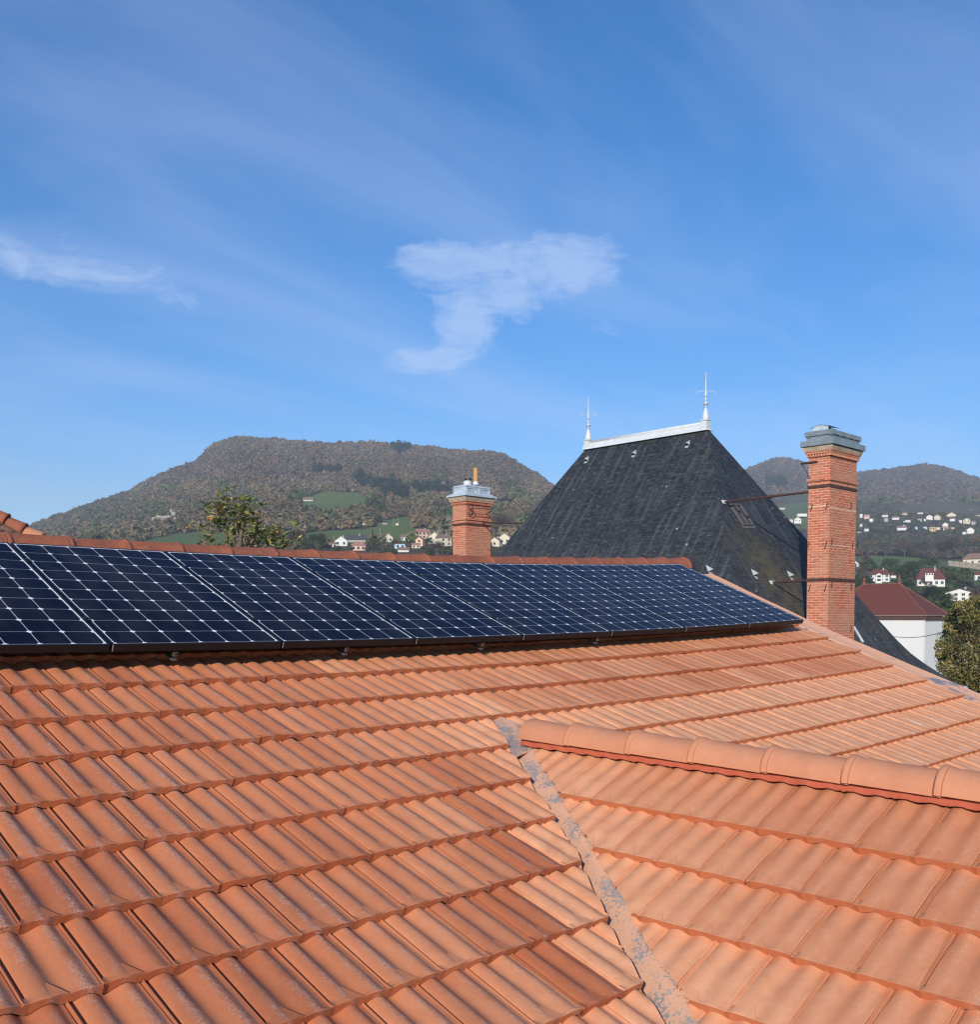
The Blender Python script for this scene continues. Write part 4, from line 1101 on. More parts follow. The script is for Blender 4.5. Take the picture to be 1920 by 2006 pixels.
def chimney_small():
    x0, x1, y0, y1 = 24.30, 25.56, 26.56, 27.28
    dep = 24.30 * math.sin(YAW) + 26.56 * math.cos(YAW)
    def z(y): return float(at(913, y, dep)[2])
    m = MB(); m.box(x0, x1, y0, y1, -4, z(985))
    m.box(x0 - .04, x1 + .04, y0 - .04, y1 + .04, z(1018), z(1015))
    for i in range(14): xx = x0 - .03 + (x1 - x0 + .02) * i / 13; m.box(xx, xx + .045, y0 - .06, y0 + .1, z(987), z(982))
    for i in range(8): yy = y0 - .03 + (y1 - y0 + .0) * i / 7; m.box(x0 - .06, x0 + .1, yy, yy + .045, z(987), z(982))
    m.box(x0 - .005, x1 + .01, y0 - .005, y1 + .01, z(986), z(981.5)); m.box(x0 - .08, x1 + .08, y0 - .08, y1 + .08, z(982), z(979.5))
    ch = m.build('chimney', M['brick'], villa); ch['label'] = 'smaller brick chimney with a pale zinc hood and an ochre pipe'
    def P(name, mb, mat, **k):
        o = mb.build(name, mat, villa, **k); o.parent = ch; o.location = (0, 0, 0); return o
    m = MB(); m.frust((x0 - .09, x1 + .09, y0 - .09, y1 + .09, z(979.5)), (x0 - .135, x1 + .135, y0 - .135, y1 + .135, z(972.5))); P('stone_cornice', m, M['stone'])
    m = MB(); m.frust((x0 - .18, x1 + .18, y0 - .18, y1 + .18, z(971.5)), (x0 - .17, x1 + .17, y0 - .17, y1 + .17, z(968)))
    m.frust((x0 - .14, x1 + .14, y0 - .14, y1 + .14, z(968)), (x0 - .04, x1 + .04, y0 - .04, y1 + .04, z(964)))
    m.box(x0 + .01, x1 - .01, y0 + .01, y1 - .01, z(964), z(952)); m.frust((x0 - .01, x1 + .01, y0 - .01, y1 + .01, z(952)), (x0 + .02, x1 - .02, y0 + .02, y1 - .02, z(949)))
    for a, b in ((x0 + .06, x0 + .55), (x0 + .68, x1 - .06)):
        m.box(a, b, y0 - .012, y0 + .02, z(963.5), z(963)); m.box(a, b, y0 - .012, y0 + .02, z(955.5), z(955)); m.box(a, a + .02, y0 - .012, y0 + .02, z(963), z(955.5)); m.box(b - .02, b, y0 - .012, y0 + .02, z(963), z(955.5))
    P('zinc_cap', m, M['zinc_light'])
    def top(px, py): d = ray(px, py); return d * ((y0 + .3) / d[1])
    p = top(932, 949); m = MB(); zt = top(932, 917)[2]; m.lathe((p[0], p[1], p[2]), [(.092, 0), (.092, zt - p[2] - .05), (.10, zt - p[2] - .045), (.10, zt - p[2])], 14); P('clay_pipe', m, M['yellow_pipe'], smooth=False)
    m = MB(); m.lathe((p[0], p[1], p[2] - .02), [(.115, 0), (.10, .12)], 14); P('pipe_collar', m, M['white_zinc'])
    p = top(916, 949); m = MB(); m.lathe((p[0], p[1], p[2] - .03), [(.15, 0), (.15, .15), (.12, .16)], 16); P('flue_base', m, M['white_zinc'])
    for px in (912, 921.5):
        p = top(px, 944); m = MB(); m.lathe((p[0], p[1], p[2] - .02), [(.045, 0), (.045, .12), (.055, .125), (.055, .15)], 10); P('flue_pipe', m, M['dark'])
    m = MB(); zc_ = z(1026); dd = .04
    m.box(x0 - .018, x1 + .018, y0 - .018, y0 - .001, zc_ - dd, zc_ + dd); m.box(x0 - .018, x0 - .001, y0 - .0005, y1 + .018, zc_ - dd, zc_ + dd); P('iron_band', m, M['iron'])
    # twisted wire frame on the right face
    q = lambda px, py, o=.10: (lambda d: d * ((y0 - o) / d[1]))(ray(px, py))
    m = MB()
    for pts in (((916.5, 992.5), (925, 990), (957, 991.5), (967, 994)), ((916.5, 993), (922, 998), (933, 1007), (957, 1008.5), (962, 996)), ((925, 991), (922, 1002), (917, 1006.5)), ((917, 1006.5), (924, 1010), (930, 1005)), ((951, 1001), (956, 998), (960, 1004)), ((957, 1008.5), (953, 1013)), ((957, 1008.5), (962, 1012))):
        m.tube([q(*p) for p in pts], .013, 5)
    P('wire_bracket', m, M['iron'])
    A = q(946, 1024, .05); B = onplane(1050, 1026, np.array([NX, NY1, NZ]), np.array([-1.0, 0, BW])); m = MB(); m.tube([A, B], .026, 6); P('tie_rod', m, M['iron'])
chimney_small()
# small zinc pipe lying on the slate foot beside the tall chimney
m = MB(); A = at(1673, 1228, 27); B = at(1691, 1258, 26.6); m.tube([A, B], .035, 8); o = m.build('drain_pipe', M['zinc_light'], villa)

# ================================================================ OLD ROOF AT THE LEFT EDGE
lh = thing('old_tiled_roof', 'weathered red hip roof with fish scale tiles peeking over at the left edge', 'roof', tuple(at(-60, 1120, 13) * np.array([1, 1, 0]) + np.array([0, 0, -4])))
def left_roof():
    dep = 12.0
    A = at(-170, 930, dep); B = at(75, 1062, dep + .3); Cc = at(-260, 1180, dep - 2.5); Bb = at(120, 1100, dep + .3)
    # front plane (fish-scale tiles), through ridge line A-B and a lower left point
    m = MB(); m.add([A, B, Bb, Cc], [(0, 3, 2, 1)]); m.build('roof_plane', M['scale_dark'], lh)
    m = MB(); R2 = at(150, 1078, dep + 3.0); m.add([A, R2, B], [(0, 1, 2)]); m.build('roof_plane', M['ridge_new'], lh)
    # fish-scale tiles as rounded tongues
    ax = (B - A) / np.linalg.norm(B - A); n = np.cross(ax, Cc - A); n /= np.linalg.norm(n); n = n if n.dot(-A) > 0 else -n
    dn = np.cross(n, ax); dn = dn if dn[2] < 0 else -dn
    m = MB(); k = 0
    for r_ in range(0, 9):
        for c in range(0, 19):
            o_ = A + ax * (.08 + c * .17 + (.085 if r_ % 2 else 0)) + dn * (.10 + r_ * .115) + n * (.02 + rng.uniform(0, .006))
            tilt = n * .016
            pts = [o_ - ax * .08 - dn * .1, o_ + ax * .08 - dn * .1]
            arc = [o_ + ax * .08 * math.cos(a) + dn * (.03 + .075 * math.sin(a)) + tilt for a in np.linspace(0, math.pi, 8)]
            top_ = [pts[0], pts[1]] + arc; bot = [p - n * .012 for p in top_]; N_ = len(top_)
            F = [tuple(range(N_))] + [(i, i + N_, (i + 1) % N_ + N_, (i + 1) % N_) for i in range(N_)]
            m.add(top_ + bot, F)
    m.build('scale_tiles', M['scale'], lh)
    # hip caps stepping down
    L = np.linalg.norm(B - A); nseg = 7
    for i in range(nseg):
        a = A + (B - A) * (i / nseg) + n * .03; b = A + (B - A) * ((i + 1.12) / nseg) + n * .045
        V, F = cap_mesh(b + np.array([0, 0, .0]), a, None, np.cross(ax, n + np.array([0, 0, .6])), .085, .105)
        add_cap('hip_cap', V, F, M['ridge_old'] if i % 3 else M['ridge_new'], lh)
    m = MB(); m.box(A[0] - 4, B[0] + 0.2, A[1] + .8, A[1] + 5, -9, -.9); m.build('wall', WALLS['cream'], lh)
M['scale'] = ridge_mat('lichen_scale_tiles', (0.30, 0.17, 0.10), (0.17, 0.12, 0.085), 0.6); M['scale_dark'] = plain('scale_bed', (0.10, 0.06, 0.045), .9)
left_roof()

# ================================================================ TERRAIN
SKL = [(-900, 1085), (-400, 1070), (-100, 1052), (50, 1036), (82, 1022), (123, 1008), (160, 994), (205, 979), (246, 967), (290, 942), (330, 924), (357, 914), (384, 906), (396, 892), (410, 880), (425, 870), (440, 863), (460, 859), (485, 858), (540, 862), (573, 865), (600, 868), (655, 870), (720, 868), (757, 870), (790, 873), (830, 876), (870, 882), (900, 884), (930, 885), (960, 886), (985, 892), (1003, 901), (1015, 910), (1034, 919), (1050, 928), (1075, 947), (1110, 962), (1200, 985), (1300, 975), (1400, 940), (1463, 919), (1494, 907), (1520, 898), (1545, 899), (1566, 903), (1600, 915), (1680, 926), (1740, 919), (1800, 911), (1832, 911), (1863, 918), (1905, 934), (1960, 952), (2100, 985), (2500, 1040), (3000, 1080), (4200, 1120)]
SKX = np.array([a for a, b in SKL], float); SKY = np.array([b for a, b in SKL], float) + 5.0
LEFT_D = np.array([40, 120, 250, 400, 500, 560, 650, 760, 950, 1150, 1500, 1900, 2100, 2500, 4000.])
LEFT_F = np.array([0, 0, 0, 0, 0.02, .08, .17, .26, .38, .52, .76, 1.0, 1.0, .9, .3])
RIGHT_D = np.array([40, 70, 110, 170, 250, 350, 450, 550, 650, 900, 1100, 1300, 1500, 1800, 2200, 2700, 2950, 3600, 5000.])
RIGHT_Y = np.array([0, 0, 0, 0, 1228, 1195, 1170, 1130, 1112, 1092, 1064, 1036, 1006, 988, 960, 0, 0, 0, 0.])
def terr_y(px, Dp):
    """image height of the ground at map position (bearing px, depth Dp)"""
    sky = np.interp(px, SKX, SKY)
    flat = 1208.3 + 9.0 / Dp * FPX
    f = np.interp(Dp, LEFT_D, LEFT_F); yl = 1100 - (1100 - sky) * f
    wl = sstep(380, 500, Dp); ylow = np.interp(Dp, [40, 120, 250, 380, 500], [0, 0, 1262, 1190, 1100])
    nearf = sstep(120, 250, Dp)
    yl = np.where(Dp < 500, flat * (1 - nearf) + nearf * np.where(Dp < 250, 1262, ylow), yl)
    rd = RIGHT_Y.copy()
    yr = np.interp(Dp, [250, 350, 450, 550, 650, 900, 1100, 1300, 1500, 1800], [1228, 1195, 1170, 1130, 1112, 1092, 1064, 1036, 1006, 988])
    t = np.clip((Dp - 1800) / 900, 0, 1); yr = np.where(Dp > 1800, 988 + (sky - 988) * (t ** .85), yr)
    yr = np.where(Dp > 2700, sky + (Dp - 2700) / 900 * 25, yr)
    nr = sstep(110, 250, Dp); yr = np.where(Dp < 250, flat * (1 - nr) + nr * 1228, yr)
    wr = sstep(1050, 1440, px)
    return yl * (1 - wr) + yr * wr
def terr_pt(px, Dp, dz=0.0):
    p = at(px, float(terr_y(np.array(float(px)), np.array(float(Dp)))), Dp); p[2] += dz; return p
gx = np.concatenate([np.linspace(-900, -50, 40), np.arange(-40, 1960, 9.0), np.linspace(1970, 4200, 90)])
gd = np.concatenate([np.geomspace(36, 480, 34), np.linspace(500, 1200, 48), np.linspace(1225, 2000, 44), np.linspace(2030, 2900, 34), np.geomspace(3000, 5000, 8)])
PX, DP = np.meshgrid(gx, gd)
def fnoise(x, y, seed=0):
    r = np.random.default_rng(seed); o = np.zeros_like(x, dtype=float)
    for k in range(5):
        f = 2.0 ** k; a = .5 ** k
        for _ in range(3):
            th_ = r.uniform(0, 6.28); ph = r.uniform(0, 6.28); o += a * np.sin((x * math.cos(th_) + y * math.sin(th_)) * f * r.uniform(.7, 1.3) + ph)
    return o / 3.0
_, _ = 0, 0
YY = terr_y(PX, DP)
dx = (PX - 960) / FPX; dy = (YY - CY) / FPX
P3 = _f[None, None] + _r[None, None] * dx[..., None] - _u[None, None] * dy[..., None]
P3 = P3 * (DP / (P3 @ FH))[..., None]
rel = fnoise(P3[..., 0] / 160, P3[..., 1] / 160, 3) * 11.0 * sstep(900, 1500, DP) * (1 - sstep(.75, 1.0, np.interp(DP, LEFT_D, LEFT_F) * (PX < 1250)))
P3[..., 2] += rel * (np.where(PX > 1250, 1 - sstep(2300, 2700, DP), 1))
FIELDS = [  # map regions of grass, given as bearing / ground height polygons
    [(262, 1064), (300, 1056), (341, 1047), (410, 1040), (445, 1045), (462, 1058), (470, 1078), (262, 1078)],
    [(500, 1066), (560, 1046), (640, 1040), (720, 1036), (745, 1020), (790, 1012), (812, 1016), (815, 1035), (860, 1038), (880, 1052), (820, 1062), (700, 1064), (600, 1068)],
    [(583, 1004), (590, 984), (610, 969), (640, 962), (704, 965), (724, 978), (716, 998), (660, 1006), (620, 1008)],
    [(965, 985), (975, 979), (1005, 980), (1012, 990), (980, 993)],
    [(1505, 1012), (1520, 996), (1580, 993), (1600, 1010), (1600, 1045), (1530, 1040)],
    [(1740, 1004), (1780, 993), (1830, 990), (1880, 994), (1925, 1000), (1925, 1010), (1800, 1010)],
    [(1660, 1090), (1730, 1088), (1800, 1092), (1850, 1100), (1925, 1104), (1925, 1130), (1800, 1122), (1700, 1112), (1660, 1108)],
    [(1840, 1205), (1850, 1180), (1925, 1178), (1925, 1215)], [(1670, 1040), (1800, 1045), (1800, 1052), (1680, 1050)]]
def in_poly(x, y, poly):
    r = np.zeros(x.shape, bool); n = len(poly); j = n - 1
    for i in range(n):
        xi, yi = poly[i]; xj, yj = poly[j]
        c = ((yi > y) != (yj > y)) & (x < (xj - xi) * (y - yi) / (yj - yi + 1e-9) + xi); r ^= c; j = i
    return r
def in_field(x, y):
    r = np.zeros(np.shape(x), bool)
    for p in FIELDS: r |= in_poly(x, y, p)
    return r
fld = in_field(PX, YY)
n1 = fnoise(P3[..., 0] / 60, P3[..., 1] / 60, 5)[..., None]
green = np.array([0.150, 0.200, 0.062]); dgreen = np.array([0.100, 0.145, 0.048]); brown = np.array([0.085, 0.066, 0.045]); olive = np.array([0.10, 0.095, 0.05])
low = ((YY > 1075) & (PX > 1300))[..., None]
col = np.where(fld[..., None], green + (dgreen - green) * np.clip(n1 * .8 + .3, 0, 1), np.where(low, np.where(n1 > .05, dgreen, olive), brown + (olive - brown) * np.clip(n1 + .4, 0, 1)))
dry = in_poly(PX, YY, FIELDS[5])[..., None]; col = np.where(dry, np.array([0.14, 0.115, 0.075]), col)
nr_, nc_ = PX.shape
idx = np.arange(nr_ * nc_).reshape(nr_, nc_)
Fq = np.stack([idx[:-1, :-1].ravel(), idx[:-1, 1:].ravel(), idx[1:, 1:].ravel(), idx[1:, :-1].ravel()], 1)
mg, nt, b = newmat('hill_ground'); a = nt.nodes.new('ShaderNodeAttribute'); a.attribute_name = 'leafcol'; tc = nt.nodes.new('ShaderNodeTexCoord')
nz = noise(nt, tc.outputs['Object'], 0.12, 8, 0.7)
nt.links.new(mix_c(nt, ramp(nt, nz, [(0.35, 0.0), (0.65, 0.45)]), a.outputs['Color'], (0.045, 0.055, 0.025)), b.inputs['Base Color']); b.inputs['Roughness'].default_value = 0.95; b.inputs['Specular IOR Level'].default_value = 0.05
tag(mesh('hills', P3.reshape(-1, 3), Fq, mg, None, smooth=True, attrs={'leafcol': ('POINT', np.clip(col, 0, 1).reshape(-1, 3))}), kind='structure')
m = MB(); 
nseg = 48; V = [(0, 0, -9.6)] + [(7000 * math.cos(6.2832 * i / nseg), 7000 * math.sin(6.2832 * i / nseg), -9.6) for i in range(nseg)]
gm = plain('meadow_ground', (0.07, 0.09, 0.04), 0.95, scale=0.05, var=0.3, spec=0.05)
tag(mesh('ground', V, [(0, 1 + i, 1 + (i + 1) % nseg) for i in range(nseg)], gm), kind='structure')

# ================================================================ DISTANT WOODS (baked crowns)
def ico(sub):
    bm = bmesh.new(); bmesh.ops.create_icosphere(bm, subdivisions=sub, radius=1.0)
    V = np.array([v.co[:] for v in bm.verts]); F = np.array([[v.index for v in f.verts] for f in bm.faces]); bm.free(); return V, F
I1, I2 = ico(1), ico(2)
def crowns(name, pts, rad, hgt, cols, k, mat, label):
    """every tree: k small leaf-and-twig clumps on and inside an egg shaped crown, plus a thin trunk"""
    n = len(pts); r = rng
    d = r.normal(0, 1, (n, k, 3)); d /= np.linalg.norm(d, axis=2)[..., None]; d[..., 2] = np.abs(d[..., 2]) * 1.15 - .22
    # lobes make the outline uneven
    lob = 1 + .22 * np.sin(d[..., 0] * 5 + r.uniform(0, 6, (n, 1))) * np.sin(d[..., 1] * 5 + r.uniform(0, 6, (n, 1)))
    rr = r.uniform(.55, 1.0, (n, k)) * lob
    P = np.stack([d[..., 0] * rad[:, None] * rr, d[..., 1] * rad[:, None] * rr, hgt[:, None] * (.42 + .56 * d[..., 2] * rr)], 2) + pts[:, None, :]
    sz = (rad[:, None] * (2.6 / math.sqrt(k)) * r.uniform(.7, 1.35, (n, k)))[..., None]
    nrm = d + r.normal(0, .45, (n, k, 3)); nrm /= np.linalg.norm(nrm, axis=2)[..., None]
    a = np.cross(nrm, r.normal(0, 1, (n, k, 3))); a /= np.linalg.norm(a, axis=2)[..., None]; b_ = np.cross(nrm, a)
    V = np.stack([P + a * sz, P - a * sz * .5 + b_ * sz * .9, P - a * sz * .5 - b_ * sz * .9], 2).reshape(-1, 3)
    F = np.arange(n * k * 3).reshape(-1, 3)
    cc = np.repeat(cols[:, None, :], k, 1) * r.uniform(.84, 1.16, (n, k, 1))
    o = mesh(name, V, F, mat, None, attrs={'leafcol': ('FACE', np.clip(cc, 0, 1).reshape(-1, 3))})
    return tag(o, label, 'woodland', kind='stuff')
BARE = np.array([[.112, .092, .078], [.125, .100, .082], [.100, .088, .080], [.128, .096, .070], [.108, .097, .078]])
AUT = np.array([[.138, .102, .066], [.130, .106, .064], [.118, .106, .060], [.145, .106, .066], [.104, .100, .058]])
GRN = np.array([[.060, .085, .032], [.080, .100, .040], [.095, .105, .045], [.050, .072, .032]])
CON = np.array([[.022, .042, .024], [.028, .050, .030], [.020, .036, .024]])
CONP = [[(708, 925), (718, 946), (770, 946), (792, 955), (800, 975), (775, 975), (745, 965), (705, 958), (692, 945)], [(800, 955), (840, 952), (890, 958), (885, 972), (820, 972)],
        [(765, 868), (800, 866), (806, 880), (795, 892), (772, 895), (765, 880)], [(612, 918), (665, 920), (668, 930), (615, 932)], [(745, 958), (800, 962), (798, 985), (752, 980)],
        [(1500, 940), (1540, 945), (1540, 960), (1500, 958)]]
def woods(name, label, n, pr, dr, clearfn, radf, base, sel):
    px = rng.uniform(pr[0], pr[1], n * 3); Dd = np.sqrt(rng.uniform(dr[0] ** 2, dr[1] ** 2, n * 3)); y = terr_y(px, Dd)
    keep = (~in_field(px, y)) & clearfn(px, y, Dd)
    for hx, hd, hw_ in HPOS: keep &= ~((np.abs(px - hx) < hw_ * .56 + 2.0) & (Dd > hd - (75 if hd < 1000 else 60)) & (Dd < hd + 22))
    px, Dd, y = px[keep][:n], Dd[keep][:n], y[keep][:n]
    d = _f[None] + _r[None] * ((px - 960) / FPX)[:, None] - _u[None] * ((y - CY) / FPX)[:, None]; P = d * (Dd / (d @ FH))[:, None]
    rad = radf(px, y, Dd); 
    cz = np.zeros(len(px), int); g = fnoise(P[:, 0] / 130, P[:, 1] / 130, 11) + rng.normal(0, .35, len(px))
    cols = sel(px, y, g)
    con = np.zeros(len(px), bool)
    for q in CONP: con |= in_poly(px, y, q)
    con &= rng.random(len(px)) < .85
    cols[con] = CON[rng.integers(0, 3, con.sum())]
    h = rad * rng.uniform(1.5, 2.1, len(px)); h[con] *= 1.7; rad[con] *= .62
    P[:, 2] -= h * .12
    return crowns(name, P, rad, h, cols, base, M['leaf'], label)
def sel_left(px, y, g):
    pn = fnoise(px / 16, y / 7, 31); pn2 = fnoise(px / 30, y / 12, 33)
    lowp = sstep(925, 990, y); k = np.clip(.5 + .42 * pn + rng.normal(0, .12, len(px)), 0, 1)
    c = BARE[rng.integers(0, 5, len(px))].copy()
    a = (k < .20 + .32 * lowp); c[a] = AUT[rng.integers(0, 5, a.sum())]
    gr = (k > .92 - .30 * lowp); c[gr] = GRN[rng.integers(0, 4, gr.sum())]
    dk = (px < 300) & (rng.random(len(px)) < .5); c[dk] = np.array([.085, .088, .060])
    return 1.28 * c * np.array([1.08, 1.0, .86]) * (1 + .20 * pn2[:, None]) * rng.uniform(.84, 1.16, (len(px), 1))
def sel_right(px, y, g):
    pn2 = fnoise(px / 30, y / 12, 33)
    c = BARE[rng.integers(0, 5, len(px))] * .92; k = np.clip(.5 + .42 * fnoise(px / 16, y / 7, 35) + rng.normal(0, .12, len(px)), 0, 1)
    a = (k < .2); c[a] = AUT[rng.integers(0, 5, a.sum())] * .85
    lowp = (y > 985); gr = (k > .9 - .35 * lowp); c[gr] = GRN[rng.integers(0, 4, gr.sum())]
    return 1.18 * c * np.array([1.05, 1.0, .92]) * (1 + .2 * pn2[:, None]) * rng.uniform(.8, 1.2, (len(px), 1))
# rock outcrops
def rocks(label, specs, col):
    m_ = plain('pale_rock', col, .9, scale=.3, var=.25)
    for (px, y, Dd, w_, h_) in specs:
        V, F = I2; r = V * (1 + rng.uniform(-.3, .3, (len(V), 1))); p = at(px, y, Dd)
        V2 = r[:, :1] * _r[None] * w_ + r[:, 1:2] * FH[None] * w_ * .5 + r[:, 2:3] * np.array([[0, 0, h_]]) + p
        o = mesh('rock_outcrop', V2, F, m_); tag(o, label % (px, y) if '%' in label else label, 'rock', 'pale rock faces in the hillside woods')
rocks('pale limestone cliff among the trees on the right hand hill', [(1514, 925, 2560, 9, 9), (1532, 923, 2560, 14, 10), (1526, 932, 2545, 6, 12), (1545, 917, 2575, 10, 4)], (0.36, 0.33, 0.28))
rocks('pale rock face low on the left hill, left of the magnolia', [(312, 1013, 1010, 3.2, 2.0), (322, 1015, 1005, 3.6, 2.4), (330, 1012, 1010, 2.2, 1.6), (346, 1018, 1000, 3.6, 2.6), (353, 1021, 1000, 2.4, 1.8), (340, 1007, 1020, 2.4, 2.4), (335, 1001, 1030, 1.6, 1.8), (300, 1016, 1005, 2.2, 1.4)], (0.36, 0.33, 0.28))

# ================================================================ HOUSES
HPOS = []
def house_obj(name, label, px, Dd, wpx, hpx, roof='gable', wall='white', rooft='brown', yaw=0.0, depthf=.8, rh=.42, windows=(3, 1), base_y=None, group=None, ground=True, cat='house'):
    """a house standing on the hillside at bearing px / depth Dd; wpx, hpx: facade width and eaves height as seen"""
    if base_y is not None and ground:
        ds = np.linspace(Dd * .7, Dd * 1.4, 60); ys_ = terr_y(np.full(60, float(px)), ds); Dd = float(ds[np.argmin(np.abs(ys_ - base_y))])
    sc_ = Dd / FPX
    base = terr_pt(px, Dd) if (base_y is None or ground) else at(px, base_y, Dd)
    HPOS.append((px, Dd, wpx)); wdt, hgt = wpx * sc_, hpx * sc_; dp = wdt * depthf
    rz = -(YAW + yaw) + (-math.atan((px - 960) / FPX))
    t = thing(name, label, cat, tuple(base), rz, group)
    def bld(m, nm, mat, par, **k):
        o = mesh(nm, np.array(m.V), m.F, mat, par, uv=auto_uv(m), **k); return o
    hw = wdt / 2
    m = MB(); z0 = -2.0
    if roof == 'gable_front':      # gable end faces the camera
        rise = wdt * rh
        V = [(-hw, 0, z0), (hw, 0, z0), (hw, 0, hgt), (0, 0, hgt + rise), (-hw, 0, hgt)]; V += [(x, dp, z) for x, y, z in V]
        m.add(V, [(0, 1, 2, 3, 4), (9, 8, 7, 6, 5), (0, 4, 9, 5), (1, 6, 7, 2), (0, 5, 6, 1)])
        bld(m, 'wall', WALLS[wall], t)
        r = MB(); oh = wdt * .07; th_ = max(.18, wdt * .02)
        for s_ in (-1, 1):
            a = [(0, -oh, hgt + rise + .02), (s_ * (hw + oh), -oh, hgt - oh * rise / hw + .02), (s_ * (hw + oh), dp + oh, hgt - oh * rise / hw + .02), (0, dp + oh, hgt + rise + .02)]
            b = [(x, y, z + th_) for x, y, z in a]; r.add(a + b, [(0, 1, 2, 3), (7, 6, 5, 4), (0, 4, 5, 1), (1, 5, 6, 2), (2, 6, 7, 3), (3, 7, 4, 0)])
        rf = bld(r, 'roof', ROOFS[rooft], t)
    elif roof == 'flat':
        m.box(-hw, hw, 0, dp, z0, hgt); bld(m, 'wall', WALLS[wall], t); r = MB(); r.box(-hw - .2, hw + .2, -.2, dp + .2, hgt + .003, hgt + .3); bld(r, 'roof', ROOFS[rooft], t)
    else:
        m.box(-hw, hw, 0, dp, z0, hgt); bld(m, 'wall', WALLS[wall], t)
        rise = dp * rh; oh = wdt * .05; r = MB()
        e = [(-hw - oh, -oh, hgt - .05), (hw + oh, -oh, hgt - .05), (hw + oh, dp + oh, hgt - .05), (-hw - oh, dp + oh, hgt - .05)]
        ins = (hw * .5 if roof == 'hip' else -oh * .0)
        t1, t2 = (-hw - oh + (ins if roof == 'hip' else 0), dp / 2, hgt + rise), (hw + oh - (ins if roof == 'hip' else 0), dp / 2, hgt + rise)
        e2 = [(x, y, z + .14) for x, y, z in e]
        r.add(e + e2 + [t1, t2], [(0, 3, 2, 1), (0, 1, 5, 4), (1, 2, 6, 5), (2, 3, 7, 6), (3, 0, 4, 7), (4, 5, 9, 8), (6, 7, 8, 9), (5, 6, 9), (7, 4, 8)])
        rf = bld(r, 'roof', ROOFS[rooft], t)
    if hpx > 5 and windows:
        nx, ny = windows
        for i in range(nx):
            for j in range(ny):
                cx = -hw + wdt * (i + .5) / nx; ww = min(.65, wdt / nx * .3); zc = (hgt if ny > 1 else hgt * .95) * (j + .5) / ny + .1; hh_ = min(.75, hgt / ny * .28)
                w_ = MB(); w_.box(cx - ww, cx + ww, -.06, .0 - .003, zc - hh_, zc + hh_); wn = bld(w_, 'window', M['pane'], t)
                if wpx > 35:
                    f_ = MB()
                    for sx in (-1, 1): f_.box(cx + sx * (ww + .05) - .05, cx + sx * (ww + .05) + .05, -.10, -.004, zc - hh_ - .05, zc + hh_ + .05)
                    f_.box(cx - ww, cx + ww, -.14, -.004, zc - hh_ - .14, zc - hh_ - .04); f_.box(cx - .03, cx + .03, -.09, -.061, zc - hh_, zc + hh_)
                    bld(f_, 'frame', WALLS['white'], wn)
    if roof != 'flat' and wpx > 16:
        c_ = MB(); cxx = hw * .35; c_.box(cxx - .35, cxx + .35, dp * .35, dp * .35 + .6, hgt, hgt + (wdt * rh if roof == 'gable_front' else dp * rh) + .6); bld(c_, 'chimney', WALLS['grey'], t)
    return t
def auto_uv(m):
    V = np.array(m.V, float); uv = []
    for f in m.F:
        p = V[list(f[:3])]; n = np.cross(p[1] - p[0], p[2] - p[0]); n = n / (np.linalg.norm(n) + 1e-12)
        if abs(n[2]) > .95: e1, e2 = np.array([1., 0, 0]), np.array([0, 1., 0])
        else: e1 = np.array([-n[1], n[0], 0]); e1 /= np.linalg.norm(e1); e2 = np.cross(n, e1)
        for i in f: uv.append((V[i].dot(e1), V[i].dot(e2)))
    return uv
R_ = math.radians
